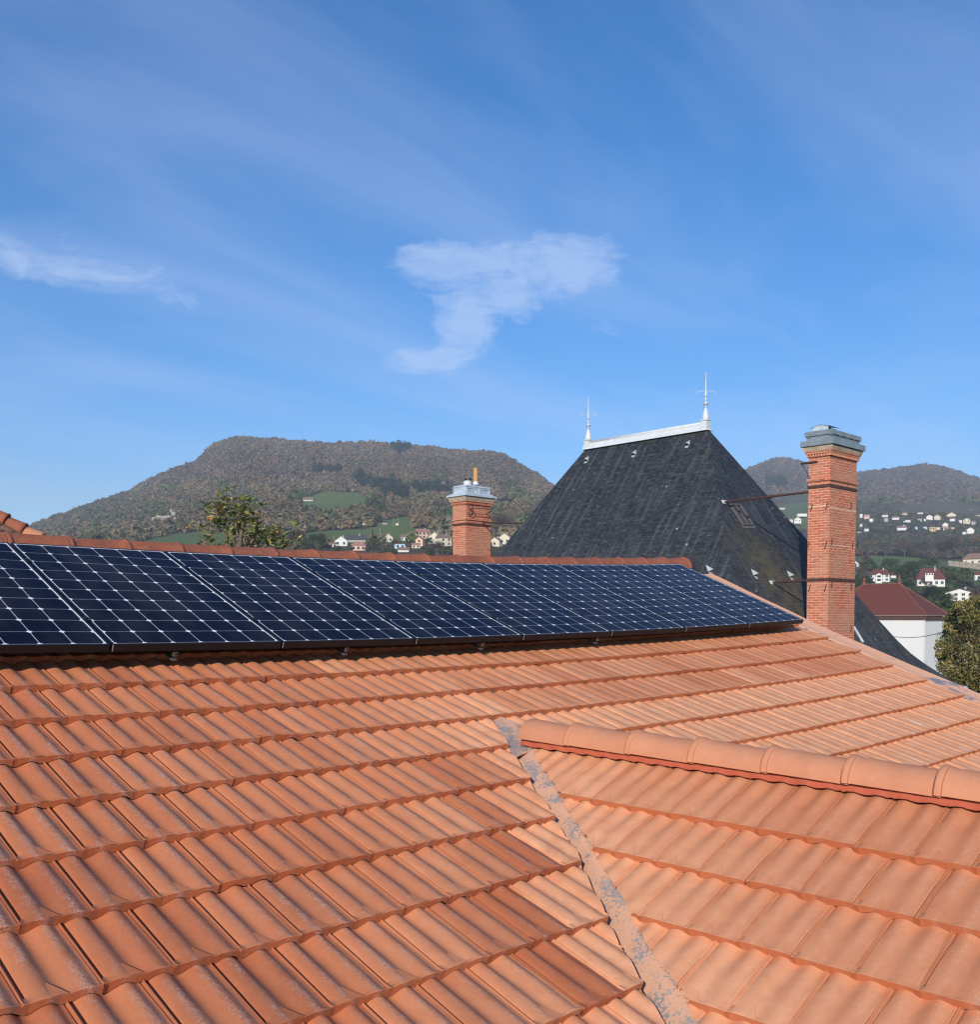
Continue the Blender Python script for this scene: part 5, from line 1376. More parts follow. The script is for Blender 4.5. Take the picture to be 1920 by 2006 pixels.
# --- left village (bearing, depth, width px, eaves px)
LV_ = [
 ('white gabled house farthest left in the village, above the ridge tiles', 668, 545, 24, 11, 'gable_front', 'white', 'brown', 0, (2, 1), 1070),
 ('low white annex left of the leftmost gabled village house', 652, 543, 14, 6, 'gable', 'cream', 'brown', 0, (2, 1), 1072),
 ('house with a long dark roof behind the leftmost white gabled house', 698, 600, 36, 5, 'gable', 'grey', 'dark', 0, (4, 1), 1062),
 ('small pale house at the right end of the dark roofed house', 716, 590, 14, 5, 'gable', 'cream', 'dark', 0, (1, 1), 1062),
 ('pinkish house with a red roof and balcony close above the ridge tiles', 702, 500, 28, 10, 'hip', 'pink', 'orange', R_(8), (3, 1), 1079),
 ('cream house with a brown roof standing below the green meadow, left of a tall pole', 745, 600, 13, 8, 'gable', 'cream', 'brown', R_(20), (1, 1), 1058),
 ('cream twin gabled house right of the tall pole', 760, 590, 20, 9, 'gable_front', 'cream', 'brown', R_(-15), (2, 1), 1061),
 ('pale blue box shaped house in the village', 784, 510, 19, 9, 'flat', 'blue', 'brown', R_(-10), (2, 1), 1075),
 ('white roofed shed in front of the pale blue house', 790, 495, 22, 4, 'gable', 'white', 'brown', 0, (2, 1), 1082),
 ('long low white house behind the pale blue house', 795, 560, 20, 6, 'gable', 'white', 'brown', 0, (3, 1), 1058),
 ('small white house up by the meadow left of the pink house', 810, 600, 16, 4, 'gable', 'white', 'brown', 0, (2, 1), 1050),
 ('tall pink house topmost in the village', 831, 560, 24, 13, 'gable', 'pink', 'orange', R_(-18), (3, 2), 1056),
 ('peach house with a steep brown roof below the pink house', 821, 520, 15, 13, 'gable_front', 'peach', 'brown', R_(22), (1, 2), 1070),
 ('low cream house in front of the peach house', 815, 500, 16, 6, 'gable', 'cream', 'orange', 0, (2, 1), 1074),
 ('long cream house with a gable left of the small chimney', 851, 540, 26, 14, 'gable_front', 'cream', 'brown', R_(12), (2, 2), 1066),
 ('cream house right beside the small brick chimney with a dark gable edge', 874, 525, 25, 16, 'gable', 'cream', 'brown', R_(-28), (2, 2), 1069),
 ('white house just right of the small brick chimney', 969, 520, 20, 11, 'gable_front', 'cream', 'brown', R_(25), (1, 1), 1070),
 ('cream gabled house against the left edge of the slate roof', 988, 540, 22, 14, 'gable_front', 'cream', 'orange', R_(15), (2, 1), 1066),
 ('small white house with a red roof behind the rightmost village houses', 975, 600, 14, 5, 'gable', 'white', 'orange', 0, (2, 1), 1050),
 ('lone white farmhouse in the high clearing on the hillside', 603, 1080, 20, 4.5, 'gable', 'white', 'brown', 0, (3, 1), 984),
 ('tiny white hut at the right of the high clearing', 694, 1050, 4.5, 3, 'gable', 'white', 'brown', 0, None, 991),
 ('white bungalow in the upper meadow beside a round green bush', 710, 760, 15, 5, 'gable', 'white', 'brown', 0, (3, 1), 1029),
 ('small grey shed in the upper meadow between the bush and the poles', 754, 740, 10, 3, 'gable', 'grey', 'dark', 0, (1, 1), 1027),
 ('tiny stone hut between two poles at the top of the meadow', 778, 740, 6, 4, 'gable', 'cream', 'brown', 0, None, 1029),
]
for (lab, px, Dd, wp, hp, rf, wl, rt, yw, win, by) in LV_:
    house_obj('village_house', lab, px, Dd, wp, hp, rf, wl, rt, yw, windows=win, base_y=by, group='houses of the village left of the slate roof', rh=.36)
# --- right hillside settlement
RV_ = [ # (px, base y, D, w, h, type, wall, roof, label)
 (1687, 1011, 1450, 5, 5, 'flat', 'white', 'brown', 'tiny white block just right of the tall chimney, top row of hillside houses'),
 (1698, 1013, 1450, 10, 4.5, 'gable', 'pink', 'orange', 'small pink house right of the tiny white block in the top row'),
 (1734, 1012, 1460, 11, 3.5, 'gable', 'white', 'brown', 'white house with two bright parts, third in the top row from the tall chimney'),
 (1771, 1011, 1460, 11, 4, 'hip', 'cream', 'orange', 'cream house with a pale red roof, fourth in the top row from the chimney'),
 (1803, 1010, 1450, 10, 5, 'flat', 'cream', 'dark', 'square cream house with a dark roof near two dark conifers in the top row'),
 (1821, 1017, 1420, 11, 4.5, 'gable_front', 'white', 'brown', 'white gabled house right of the square cream house'),
 (1836, 1016, 1420, 11, 4.5, 'gable_front', 'cream', 'orange', 'house with an orange roof, between two white gabled houses in the upper rows'),
 (1864, 1013, 1440, 17, 4.5, 'gable_front', 'cream', 'brown', 'broad pale gabled house in the upper row left of the domed villa'),
 (1866, 1019, 1400, 9, 3, 'gable', 'white', 'brown', 'small white house directly below the broad pale gabled house'),
 (1901, 1005, 1500, 11, 5, 'hip', 'cream', 'orange', 'topmost large cream villa with a small upper storey near the right edge'),
 (1891, 1004, 1500, 9, 2.5, 'gable', 'white', 'brown', 'low white wing left of the topmost cream villa'),
 (1917, 1015, 1430, 10, 5, 'gable', 'white', 'brown', 'white house cut by the right edge below the topmost villa'),
 (1707, 1020, 1380, 7, 3.5, 'gable', 'white', 'brown', 'white house below the pink house, second row'),
 (1736, 1021, 1380, 7, 4, 'gable_front', 'grey', 'brown', 'greyish gabled house in the second row, left of the long white house'),
 (1755, 1017, 1400, 13, 2.8, 'gable', 'white', 'brown', 'long low white house in the second row'),
 (1778, 1020, 1390, 15, 1.8, 'flat', 'white', 'brown', 'long flat white building under the fourth top row house'),
 (1802, 1021, 1380, 8, 3, 'gable', 'grey', 'brown', 'greyish house below the square cream house'),
 (1812, 1018, 1385, 3, 2.5, 'flat', 'white', 'brown', 'tiny white cube left of the first white gabled house'),
 (1894, 1024, 1370, 12, 5.5, 'gable_front', 'cream', 'brown', 'large cream gabled house in the second row near the right edge'),
 (1882, 1022, 1380, 6, 3, 'gable', 'white', 'brown', 'small white house left of the large cream gabled house'),
 (1908, 1026, 1360, 9, 3.5, 'gable', 'grey', 'brown', 'grey roofed house right of the large cream gabled house'),
 (1686, 1029, 1320, 6, 2.5, 'gable', 'white', 'brown', 'small white house third row, close to the tall chimney'),
 (1698, 1038, 1260, 8, 2.2, 'gable', 'white', 'brown', 'low white house fourth row near the chimney'),
 (1683, 1045, 1240, 6, 3, 'gable', 'white', 'brown', 'small white house lowest beside the tall chimney'),
 (1767, 1036, 1290, 18, 2.2, 'gable', 'white', 'brown', 'long white house with a raised middle, third row'),
 (1771, 1033.5, 1289, 7, 3.5, 'gable_front', 'white', 'brown', 'white gable rising from the long white house of the third row'),
 (1795, 1034, 1300, 5, 2.5, 'gable', 'blue', 'dark', 'pale bluish small house in the third row'),
 (1812, 1034, 1300, 6, 2.5, 'gable', 'blue', 'dark', 'pale blue roofed hut right of the bluish house'),
 (1826, 1039, 1270, 10, 6, 'flat', 'ochre', 'brown', 'square yellow ochre house in the third row'),
 (1836, 1036, 1280, 10, 2, 'flat', 'cream', 'brown', 'low cream wing right of the ochre house'),
 (1852, 1031, 1310, 10, 4, 'gable_front', 'white', 'brown', 'white house above the pinkish one, right of the ochre house'),
 (1853, 1037, 1270, 9, 3.5, 'gable', 'pink', 'orange', 'pinkish house lower right of the ochre house'),
 (1866, 1035, 1280, 8, 1.8, 'flat', 'pink', 'brown', 'low pinkish garage row beside the pinkish house'),
 (1901, 1042, 1230, 14, 5, 'gable_front', 'white', 'brown', 'white arched gable house lowest near the right edge of the settlement'),
 (1890, 1043, 1235, 8, 1.8, 'flat', 'white', 'brown', 'low white wall beside the lowest gable house at the right'),
 (1531, 998, 1500, 12, 2.5, 'gable', 'white', 'brown', 'small white farm on the green slope left of the tall chimney'),
 (1572, 1010, 1400, 18, 3, 'flat', 'white', 'brown', 'long white wall like barn left of the tall chimney'),
 (1563, 1022, 1330, 13, 6, 'gable_front', 'white', 'brown', 'white gabled house between slate roof and tall chimney'),
 (1549, 1021, 1340, 8, 3.5, 'gable', 'white', 'brown', 'smaller white house touching the slate roof edge'),
]
for (px, by, Dd, wp, hp, rf, wl, rt, lab) in RV_:
    house_obj('hillside_house', lab, px, Dd, wp, hp, rf, wl, rt, R_(rng.uniform(-20, 20)), windows=(2, 1) if wp > 9 else None, base_y=by, group='small houses dotted on the right hillside', rh=.30)
# --- mid distance houses right
house_obj('villa_house', 'white house with a red roof and small gable, left of the two red roofed villas', 1722, 400, 38, 14, 'hip', 'white', 'red', R_(6), .7, .42, (4, 2), 1140, 'red roofed villas on the slope')
t_ = house_obj('gable_bay', 'small white pedimented bay in front of the left red roofed villa', 1722, 392, 12, 14, 'gable_front', 'white', 'red', R_(6), .4, .3, (1, 2), 1140, ground=False, cat='bay')
house_obj('villa_house', 'low outbuilding with a red roof right of the left red roofed villa', 1748, 410, 14, 5, 'gable', 'white', 'red', 0, .8, .5, (1, 1), 1132)
house_obj('villa_house', 'white villa with a broad red hip roof and white dormer, below the terrace wall', 1824, 360, 50, 14, 'hip', 'white', 'red', R_(-8), .9, .50, (5, 1), 1145, 'red roofed villas on the slope')
house_obj('dormer', 'white dormer on the broad red hip roof', 1821, 355.5, 15, 6, 'flat', 'white', 'red', R_(-8), .5, .3, (3, 1), 1128, ground=False, cat='dormer')
house_obj('villa_house', 'white chalet with a wide low dark gable and a row of windows', 1880, 300, 52, 17, 'gable_front', 'white', 'dark', R_(5), .5, .16, (4, 2), 1169)
house_obj('villa_house', 'cream house on a stone terrace with a long brown roof at the right edge', 1912, 520, 46, 11, 'hip', 'cream', 'brown', R_(5), .5, .5, (4, 1), 1094)
house_obj('villa_house', 'small white house with a red roof cut by the right edge, above the chalet', 1918, 380, 16, 11, 'gable', 'white', 'red', R_(-10), .8, .5, (1, 1), 1137)
house_obj('villa_house', 'white house with a rounded gable peeping out right of the tall chimney', 1675, 420, 13, 20, 'gable_front', 'white', 'brown', R_(10), .8, .35, (1, 2), 1105)
# stone terrace wall
m = MB(); a = at(1858, 1098, 500); b = at(1925, 1104, 500); dn = np.array([0, 0, -1.0])
wv = b - a; m.add([a, b, b + dn * 3.2, a + dn * 2.6, a + FH * .8, b + FH * .8, b + FH * .8 + dn * 3.2, a + FH * .8 + dn * 2.6], [(0, 3, 2, 1), (4, 5, 6, 7), (0, 1, 5, 4), (1, 2, 6, 5), (2, 3, 7, 6), (3, 0, 4, 7)])
o = mesh('terrace_wall', np.array(m.V), m.F, plain('rubble_stone', (0.30, 0.26, 0.21), .9, scale=1.2, var=.5), uv=auto_uv(m)); tag(o, 'rough stone terrace wall below the cream house at the right edge', 'wall')

# --- the white building with the brown red hip roof, right of the tall chimney
wb = thing('white_building', 'plain white building with a broad brown red hip roof right of the tall chimney', 'building', (128, 55, -9))
def white_building():
    X1, X2, ys, yn = 124.2, 131.7, 50.0, 65.0; xc = (X1 + X2) / 2; ez = at(1810, 1204, 124.2 * math.sin(YAW) + 50 * math.cos(YAW))[2]
    zr = float(at(1760, 1143, xc * math.sin(YAW) + 55.1 * math.cos(YAW))[2]); S_, N_ = (xc, 55.1, zr), (xc, 59.9, zr)
    e = [(X1, ys, ez), (X2, ys, ez), (X2, yn, ez), (X1, yn, ez)]
    m = MB(); m.add(e + [S_, N_], [(0, 1, 4), (1, 2, 5, 4), (2, 3, 5), (3, 0, 4, 5)])
    rf = m.build('roof', ROOFS['red'], wb)
    m = MB(); m.box(X1 + .02, X2 - .02, ys + .02, yn - .02, ez - .62, ez - .012); m.build('fascia', M['dark_brown'], wb)
    m = MB(); m.tube([(X1 - .06, yn, ez - .1), (X1 - .06, ys - .06, ez - .1), (X2, ys - .06, ez - .1)], .075, 8); m.build('gutter', plain('brown_gutter', (0.30, 0.20, 0.17), .5), wb)
    hips = MB()
    for a, b in ((e[0], S_), (e[1], S_), (e[3], N_), (S_, N_)): hips.tube([a, b], .10, 6)
    o = hips.build('hip_cap', plain('red_hip_caps', (0.22, 0.085, 0.06), .8), wb)
    for q in (S_, N_):
        f = MB(); f.lathe(q, [(.25, -.1), (.2, .15), (.10, .35), (.16, .5), (.16, .75), (.05, .85), (.04, 1.3)], 10); f.build('roof_finial', plain('red_knob', (0.27, 0.09, 0.07), .7), wb)
    wz = ez - .6
    xa, ya = X1 + .22, ys + .30
    m = MB(); m.box(xa, X2 - 1.0, ya, ya + 6.6, -9, wz); m.build('wall', WALLS['white'], wb)
    m = MB(); m.box(xa + 1.3, X2 - 1.0, ya + 6.6, yn - .8, -9, wz); m.build('recessed_wall', WALLS['cream'], wb)
    m = MB(); m.tube([(xa - .05, ya - .05, -9), (xa - .05, ya - .05, wz)], .05, 6); m.build('downpipe', WALLS['white'], wb)
    m = MB(); m.box(xa + 1.28, xa + 1.3, ya + 9.2, ya + 9.7, -4, wz - .1); m.build('dark_slot', M['dark_brown'], wb)
    m = MB()
    def wp(px, py, X): return atX(px, py, X)
    pts = []
    for i in range(14):
        tt = i / 13; px = 1750 + (1848 - 1750) * tt; py = 1247 - 9 * tt + 5.5 * math.sin(math.pi * tt); pts.append(at(px, py, 104))
    cab = thing('overhead_cable', 'thin dark cable sagging across the white building', 'cable', tuple(pts[6])); m.tube(pts, .035, 5); m.build('cable', M['dark'], cab)
white_building()

# ================================================================ TREES
def leaf_cloud(centres, radii, n_each, leaf, cols, r, flat=.75, up=0.0, shell=.55):
    """leaf blades scattered through lobes: each leaf is a small bent quad"""
    Cn = []; S = []
    for c, rd, n in zip(centres, radii, n_each):
        d = r.normal(0, 1, (n, 3)); d /= np.linalg.norm(d, axis=1)[:, None]
        rr = r.uniform(shell ** 3, 1, (n, 1)) ** (1 / 3.0); rd = np.array(rd if hasattr(rd, '__len__') else (rd, rd, rd * flat))
        Cn.append(c + d * rr * rd * r.uniform(.85, 1.12, (n, 1))); S.append(np.full(n, r.uniform(.62, 1.35)))
    P = np.concatenate(Cn); n = len(P)
    a = r.normal(0, 1, (n, 3)); a[:, 2] += up; a /= np.linalg.norm(a, axis=1)[:, None]
    b = r.normal(0, 1, (n, 3)); b -= a * (a * b).sum(1)[:, None]; b /= np.linalg.norm(b, axis=1)[:, None]
    L = leaf * r.uniform(.6, 1.25, (n, 1)); W = L * .42
    c_ = np.cross(a, b) * L * .15
    V = np.stack([P - a * L * .5, P + b * W * .5 + c_, P + a * L * .5, P - b * W * .5 + c_], 1).reshape(-1, 3)
    F = np.arange(n * 4).reshape(n, 4)
    ci = cols[r.integers(0, len(cols), n)] * r.uniform(.7, 1.3, (n, 1)) * np.concatenate(S)[:, None]
    return V, F, ci
def limbs(m, base, tips, r0, r):
    for tp in tips:
        mid = base + (tp - base) * .5 + r.normal(0, .06, 3) * np.linalg.norm(tp - base) * .6 + np.array([0, 0, .06])
        m.tube([base, base + (mid - base) * .5 + r.normal(0, .02, 3), mid, tp], [r0, r0 * .75, r0 * .5, r0 * .15], 6)
def tree(name, label, base, h, w, cols, leaf, n, kind='round', group=None, seed=1, trunk=.18, mat='leaf', cat='tree', lobes=14):
    r = np.random.default_rng(seed); t = thing(name, label, cat, tuple(base), 0, group)
    m = MB(); th_ = h * (.25 if kind != 'conifer' else .1); top = np.array([0, 0, th_]); rt = max(.06, h * .022)
    m.tube([np.array([0, 0, -.5]), np.array([r.normal(0, .05), 0, th_ * .5]), top], [rt * 1.3, rt, rt * .85], 8)
    cs, rs = [], []
    if kind == 'conifer':
        for i in range(9):
            f = i / 8; z = h * (.12 + .84 * f); rd = w * .5 * (1 - f) ** .9 + .06 * w
            k = max(1, int(6 * (1 - f)))
            for j in range(k):
                an = 6.28 * j / k + r.uniform(0, 1); cs.append(np.array([math.cos(an) * rd * .55, math.sin(an) * rd * .55, z])); rs.append((rd * .6, rd * .6, h * .085))
        m.tube([top, np.array([0, 0, h * .95])], [rt * .8, rt * .1], 6)
    else:
        for i in range(lobes):
            an = r.uniform(0, 6.28); el = r.uniform(-.35, 1.0); rad = w * .5 * r.uniform(.35, .72)
            c = np.array([math.cos(an) * rad * math.cos(el * .9), math.sin(an) * rad * math.cos(el * .9), h * (.62 + .26 * math.sin(el * 1.3))])
            cs.append(c); rs.append(w * r.uniform(.15, .27))
        limbs(m, top, cs, rt * .6, r)
    m2 = m; mesh('trunk', np.array(m2.V), m2.F, M['bark'], t, smooth=True)
    V, F, ci = leaf_cloud(cs, rs, [max(8, n // len(cs))] * len(cs), leaf, np.array(cols), r, shell=.3)
    mesh('crown', V, F, M[mat], t, attrs={'leafcol': ('FACE', np.clip(ci, 0, 1))})
    return t
MAG = np.array([[.060, .085, .022], [.085, .105, .030], [.120, .125, .040], [.20, .17, .06], [.16, .085, .040], [.045, .062, .022], [.22, .13, .07]])
YG = np.array([[.20, .18, .045], [.25, .20, .05], [.15, .145, .04], [.29, .22, .07], [.085, .095, .03], [.34, .28, .16]])
DKG = np.array([[.030, .050, .022], [.042, .062, .028], [.035, .055, .03]]); RBR = np.array([[.105, .070, .055], [.125, .080, .058], [.09, .065, .052]])
LGR = np.array([[.11, .14, .05], [.14, .155, .06], [.085, .11, .04]]); MGR = np.array([[.055, .080, .034], [.075, .10, .042], [.048, .068, .03]]); ORG = np.array([[.20, .13, .05], [.17, .12, .05], [.23, .15, .07]])
def find_D(px, y, lo, hi):
    ds = np.linspace(lo, hi, 80); ys_ = terr_y(np.full(80, float(px)), ds); return float(ds[np.argmin(np.abs(ys_ - y))])
TR_ = [ # px, base y, height px, width px, kind, cols, label
 (582, 1080, 40, 46, 'round', RBR, 'broad reddish brown tree in the valley, right of the magnolia'),
 (622, 1080, 34, 44, 'round', DKG, 'wide dark green tree left of the farthest left village house'),
 (600, 1083, 26, 30, 'round', MGR, 'mid green tree between the reddish brown and the wide dark green trees'),
 (729, 1082, 46, 27, 'conifer', DKG, 'tall dark conifer among the village houses right of the pinkish balcony house'),
 (748, 1082, 34, 26, 'round', MGR, 'green tree right of the tall dark conifer in the village'),
 (842, 1076, 26, 22, 'round', DKG, 'dark round tree between the peach house and the long cream house'),
 (858, 1084, 22, 34, 'round', RBR, 'brown shrubs below the long cream house'),
 (745, 1026, 14, 13, 'round', DKG, 'small dark round tree on the upper meadow'),
 (729, 1032, 10, 22, 'round', MGR, 'round green bush beside the white bungalow'),
 (757, 1025, 12, 9, 'conifer', RBR, 'small brown tree right of the dark round tree on the meadow'),
 (905, 1060, 52, 60, 'round', AUT, 'large olive tree mass directly left of the small chimney on the slope'),
 (985, 1048, 42, 56, 'round', AUT, 'large olive brown tree right of the small chimney'),
 (1012, 1080, 26, 26, 'round', MGR, 'green tree in front of the houses beside the slate roof edge'),
 (660, 1084, 14, 30, 'round', MGR, 'low green bushes just above the ridge left of the village'),
 (1893, 1084, 44, 23, 'conifer', DKG, 'tall dark green conifer left of the cream terrace house'),
 (1855, 1093, 40, 52, 'round', RBR, 'large rounded reddish brown bare tree left of the dark conifer'),
 (1914, 1078, 32, 30, 'round', ORG, 'golden orange tree behind the cream terrace house'),
 (1813, 1092, 34, 34, 'round', BARE, 'grey brown bare tree, left neighbour of the large reddish one'),
 (1772, 1092, 32, 40, 'round', RBR, 'wide reddish brown bare tree in the middle of the wood edge'),
 (1735, 1092, 34, 34, 'round', BARE, 'grey bare tree above the left red roofed villa'),
 (1700, 1094, 36, 36, 'round', AUT, 'olive brown tree close right of the tall chimney at the wood edge'),
 (1745, 1062, 18, 12, 'conifer', DKG, 'slim dark conifer below the third row of hillside houses'),
 (1798, 1056, 20, 12, 'conifer', DKG, 'dark conifer, left of a pair below the bluish houses'),
 (1809, 1056, 18, 11, 'conifer', DKG, 'dark conifer, right of the pair below the bluish houses'),
 (1801, 1004, 9, 6, 'conifer', DKG, 'tiny dark conifer behind the square cream house, left'),
 (1808, 1004, 8, 6, 'conifer', DKG, 'tiny dark conifer behind the square cream house, right'),
 (1706, 1108, 14, 12, 'round', DKG, 'small dark round tree on the green slope near the tall chimney'),
 (1785, 1135, 34, 46, 'round', MGR, 'bushy green tree between the two red roofed villas'),
 (1760, 1145, 30, 34, 'round', MGR, 'green tree right of the left red roofed villa'),
 (1778, 1170, 30, 40, 'round', DKG, 'dark green tree in front of the right red roofed villa'),
 (1690, 1142, 34, 36, 'round', BARE, 'brown bare tree between the tall chimney and left villa'),
 (1696, 1110, 24, 22, 'round', RBR, 'small reddish tree beside the rounded gable house'),
 (1745, 1118, 22, 40, 'round', MGR, 'low green trees above the left red roofed villa'),
 (1820, 1112, 18, 44, 'round', MGR, 'flat green hedge like tree above the broad red roof'),
 (1862, 1142, 22, 36, 'round', LGR, 'light green flowering tree right of the broad red roofed villa'),
 (1892, 1146, 22, 34, 'round', LGR, 'light green tree above the white chalet'),
 (1896, 1118, 8, 12, 'round', DKG, 'small dark round bush on the lawn under the terrace wall'),
 (1828, 1180, 34, 50, 'round', DKG, 'large dark green tree left of the white chalet'),
 (1850, 1192, 30, 40, 'round', MGR, 'green tree at the lower left corner of the white chalet'),
 (1908, 1185, 30, 26, 'round', RBR, 'brown bush at the right corner of the white chalet'),
 (1815, 1148, 18, 20, 'round', BARE, 'bare little tree in front of the right villa'),
 (1845, 1098, 14, 20, 'round', MGR, 'low green bush in front of the large reddish tree'),
 (1672, 1130, 30, 20, 'round', MGR, 'green tree peeping out right behind the tall chimney'),
 (1540, 1052, 26, 40, 'round', MGR, 'green trees on the slope between slate roof and tall chimney'),
 (1575, 1058, 24, 30, 'round', BARE, 'bare trees touching the left side of the tall chimney'),
]
for i, (px, by, hp, wp, kd, cl, lab) in enumerate(TR_):
    Dd = find_D(px, by, 230, 1500); sc_ = Dd / FPX; b_ = terr_pt(px, Dd); h_, w_ = hp * sc_, wp * sc_
    n_ = 2600 if wp > 30 else (1500 if wp > 15 else 500); n_ = int(n_ * (1.0 if kd == 'round' else .8))
    tree('conifer_tree' if kd == 'conifer' else 'tree', lab, b_, h_, w_, cl, w_ * (1.9 / math.sqrt(n_)) * 1.35, n_, kd, None, 100 + i)
woods('hillside_wood', 'autumn woodland covering the flat topped hill on the left', 46000, (-450, 1260), (600, 2080), lambda px, y, d: (y < 1078) & ((y < 1030) | (rng.random(len(px)) < .55)), lambda px, y, d: rng.uniform(2.4, 4.8, len(px)) * (1 + .5 * (rng.random(len(px)) < .06)), 38, sel_left)
woods('far_wood', 'grey brown woodland on the distant hills behind the tall chimney', 26000, (1380, 2350), (1720, 2760), lambda px, y, d: (y < 1000) & ~((px > 1500) & (px < 1552) & (y > 918) & (y < 935) & (rng.random(len(px)) < .8)), lambda px, y, d: rng.uniform(3.8, 6.2, len(px)) * (1 + .45 * (rng.random(len(px)) < .05)), 30, sel_right)
woods('garden_wood', 'mixed trees and hedges between the houses on the right hillside', 2600, (1400, 2150), (1050, 1720), lambda px, y, d: (y > 985), lambda px, y, d: rng.uniform(2.2, 4.6, len(px)), 60, lambda px, y, g: np.where((rng.random(len(px)) < .6)[:, None], GRN[rng.integers(0, 4, len(px))], BARE[rng.integers(0, 5, len(px))]) * rng.uniform(.7, 1.1, (len(px), 1)))
# hedgerows and undergrowth on the right hand slope
woods('slope_shrubs', 'green and brown shrubs and small trees over the near right hillside', 520, (1640, 2150), (260, 640), lambda px, y, d: ((y > 1108) | (y < 1094)) & (fnoise(px / 18, y / 9, 21) > -.15), lambda px, y, d: rng.uniform(1.6, 4.0, len(px)), 220,
      lambda px, y, g: np.where((rng.random(len(px)) < .72)[:, None], GRN[rng.integers(0, 4, len(px))] * .8, BARE[rng.integers(0, 5, len(px))]) * rng.uniform(.7, 1.15, (len(px), 1)))
woods('bare_wood', 'reddish brown bare wood between the meadow and the hillside houses', 900, (1640, 2150), (640, 960), lambda px, y, d: y < 1096, lambda px, y, d: rng.uniform(3.0, 5.6, len(px)), 130,
      lambda px, y, g: np.where((rng.random(len(px)) < .8)[:, None], np.concatenate([BARE, RBR])[rng.integers(0, 8, len(px))], GRN[rng.integers(0, 4, len(px))]) * rng.uniform(.75, 1.15, (len(px), 1)))
woods('valley_shrubs', 'mixed shrubs and garden trees around the village houses', 300, (480, 1100), (430, 640), lambda px, y, d: (y > 1056), lambda px, y, d: rng.uniform(1.4, 3.2, len(px)), 150,
      lambda px, y, g: np.where((rng.random(len(px)) < .6)[:, None], GRN[rng.integers(0, 4, len(px))] * .8, BARE[rng.integers(0, 5, len(px))]) * rng.uniform(.7, 1.1, (len(px), 1)))
woods('garden_shrubs', 'mixed garden trees in the valley between the roofs and the village', 700, (-500, 1500), (110, 440), lambda px, y, d: (y > 1100) & (fnoise(px / 40, d / 30, 41) > -.2), lambda px, y, d: rng.uniform(1.6, 3.4, len(px)), 160,
      lambda px, y, g: np.where((rng.random(len(px)) < .6)[:, None], GRN[rng.integers(0, 4, len(px))], BARE[rng.integers(0, 5, len(px))]) * rng.uniform(.7, 1.1, (len(px), 1)))
# poles
for (px, by, hp, lab) in ((745, 1054, 19, 'tall pale pole standing by the cream houses of the village'), (654, 1066, 16, 'thin pole left of the leftmost gabled village house'), (705, 1060, 14, 'thin pole behind the dark roofed village house'),
        (771, 1032, 18, 'left pole at the top of the upper meadow'), (780, 1028, 13, 'right pole beside the stone hut in the upper meadow'), (632, 1020, 9, 'left one of a pair of short poles by the wood'), (635.5, 1020, 9, 'right one of a pair of short poles by the wood'), (880, 1075, 16, 'thin pale mast beside the cream house left of the small chimney')):
    Dd = find_D(px, by, 300, 1500); b_ = terr_pt(px, Dd); h_ = hp * Dd / FPX
    t = thing('utility_pole', lab, 'pole', tuple(b_), 0, 'poles around the village'); m = MB(); m.tube([(0, 0, -1), (0, 0, h_)], [.16 if hp > 15 else .12, .10], 6); mesh('pole', np.array(m.V), m.F, M['pole'] if 'pole' in M else M.setdefault('pole', plain('weathered_pole', (.42, .40, .34), .8)), t)
    m = MB(); m.box(-.6, .6, -.06, .06, h_ - .5, h_ - .38); mesh('crossarm', np.array(m.V), m.F, M['pole'], t)
# summit statue on the flat topped hill
b_ = terr_pt(459, 1895); t = thing('summit_statue', 'tiny dark statue on a pale plinth on the summit of the left hill', 'statue', tuple(b_))
m = MB(); m.box(-2.2, 2.2, -2.2, 2.2, -1, 4.5); mesh('plinth', np.array(m.V), m.F, M['stone'], t)
m = MB(); m.lathe((0, 0, 4.5), [(.9, 0), (1.3, .6), (1.1, 2.5), (.8, 3.6), (1.1, 4.4), (.9, 5.1), (.35, 5.5), (.55, 6.1), (.4, 6.7), (.05, 6.9)], 10); mesh('figure', np.array(m.V), m.F, M['iron'], t, smooth=True)

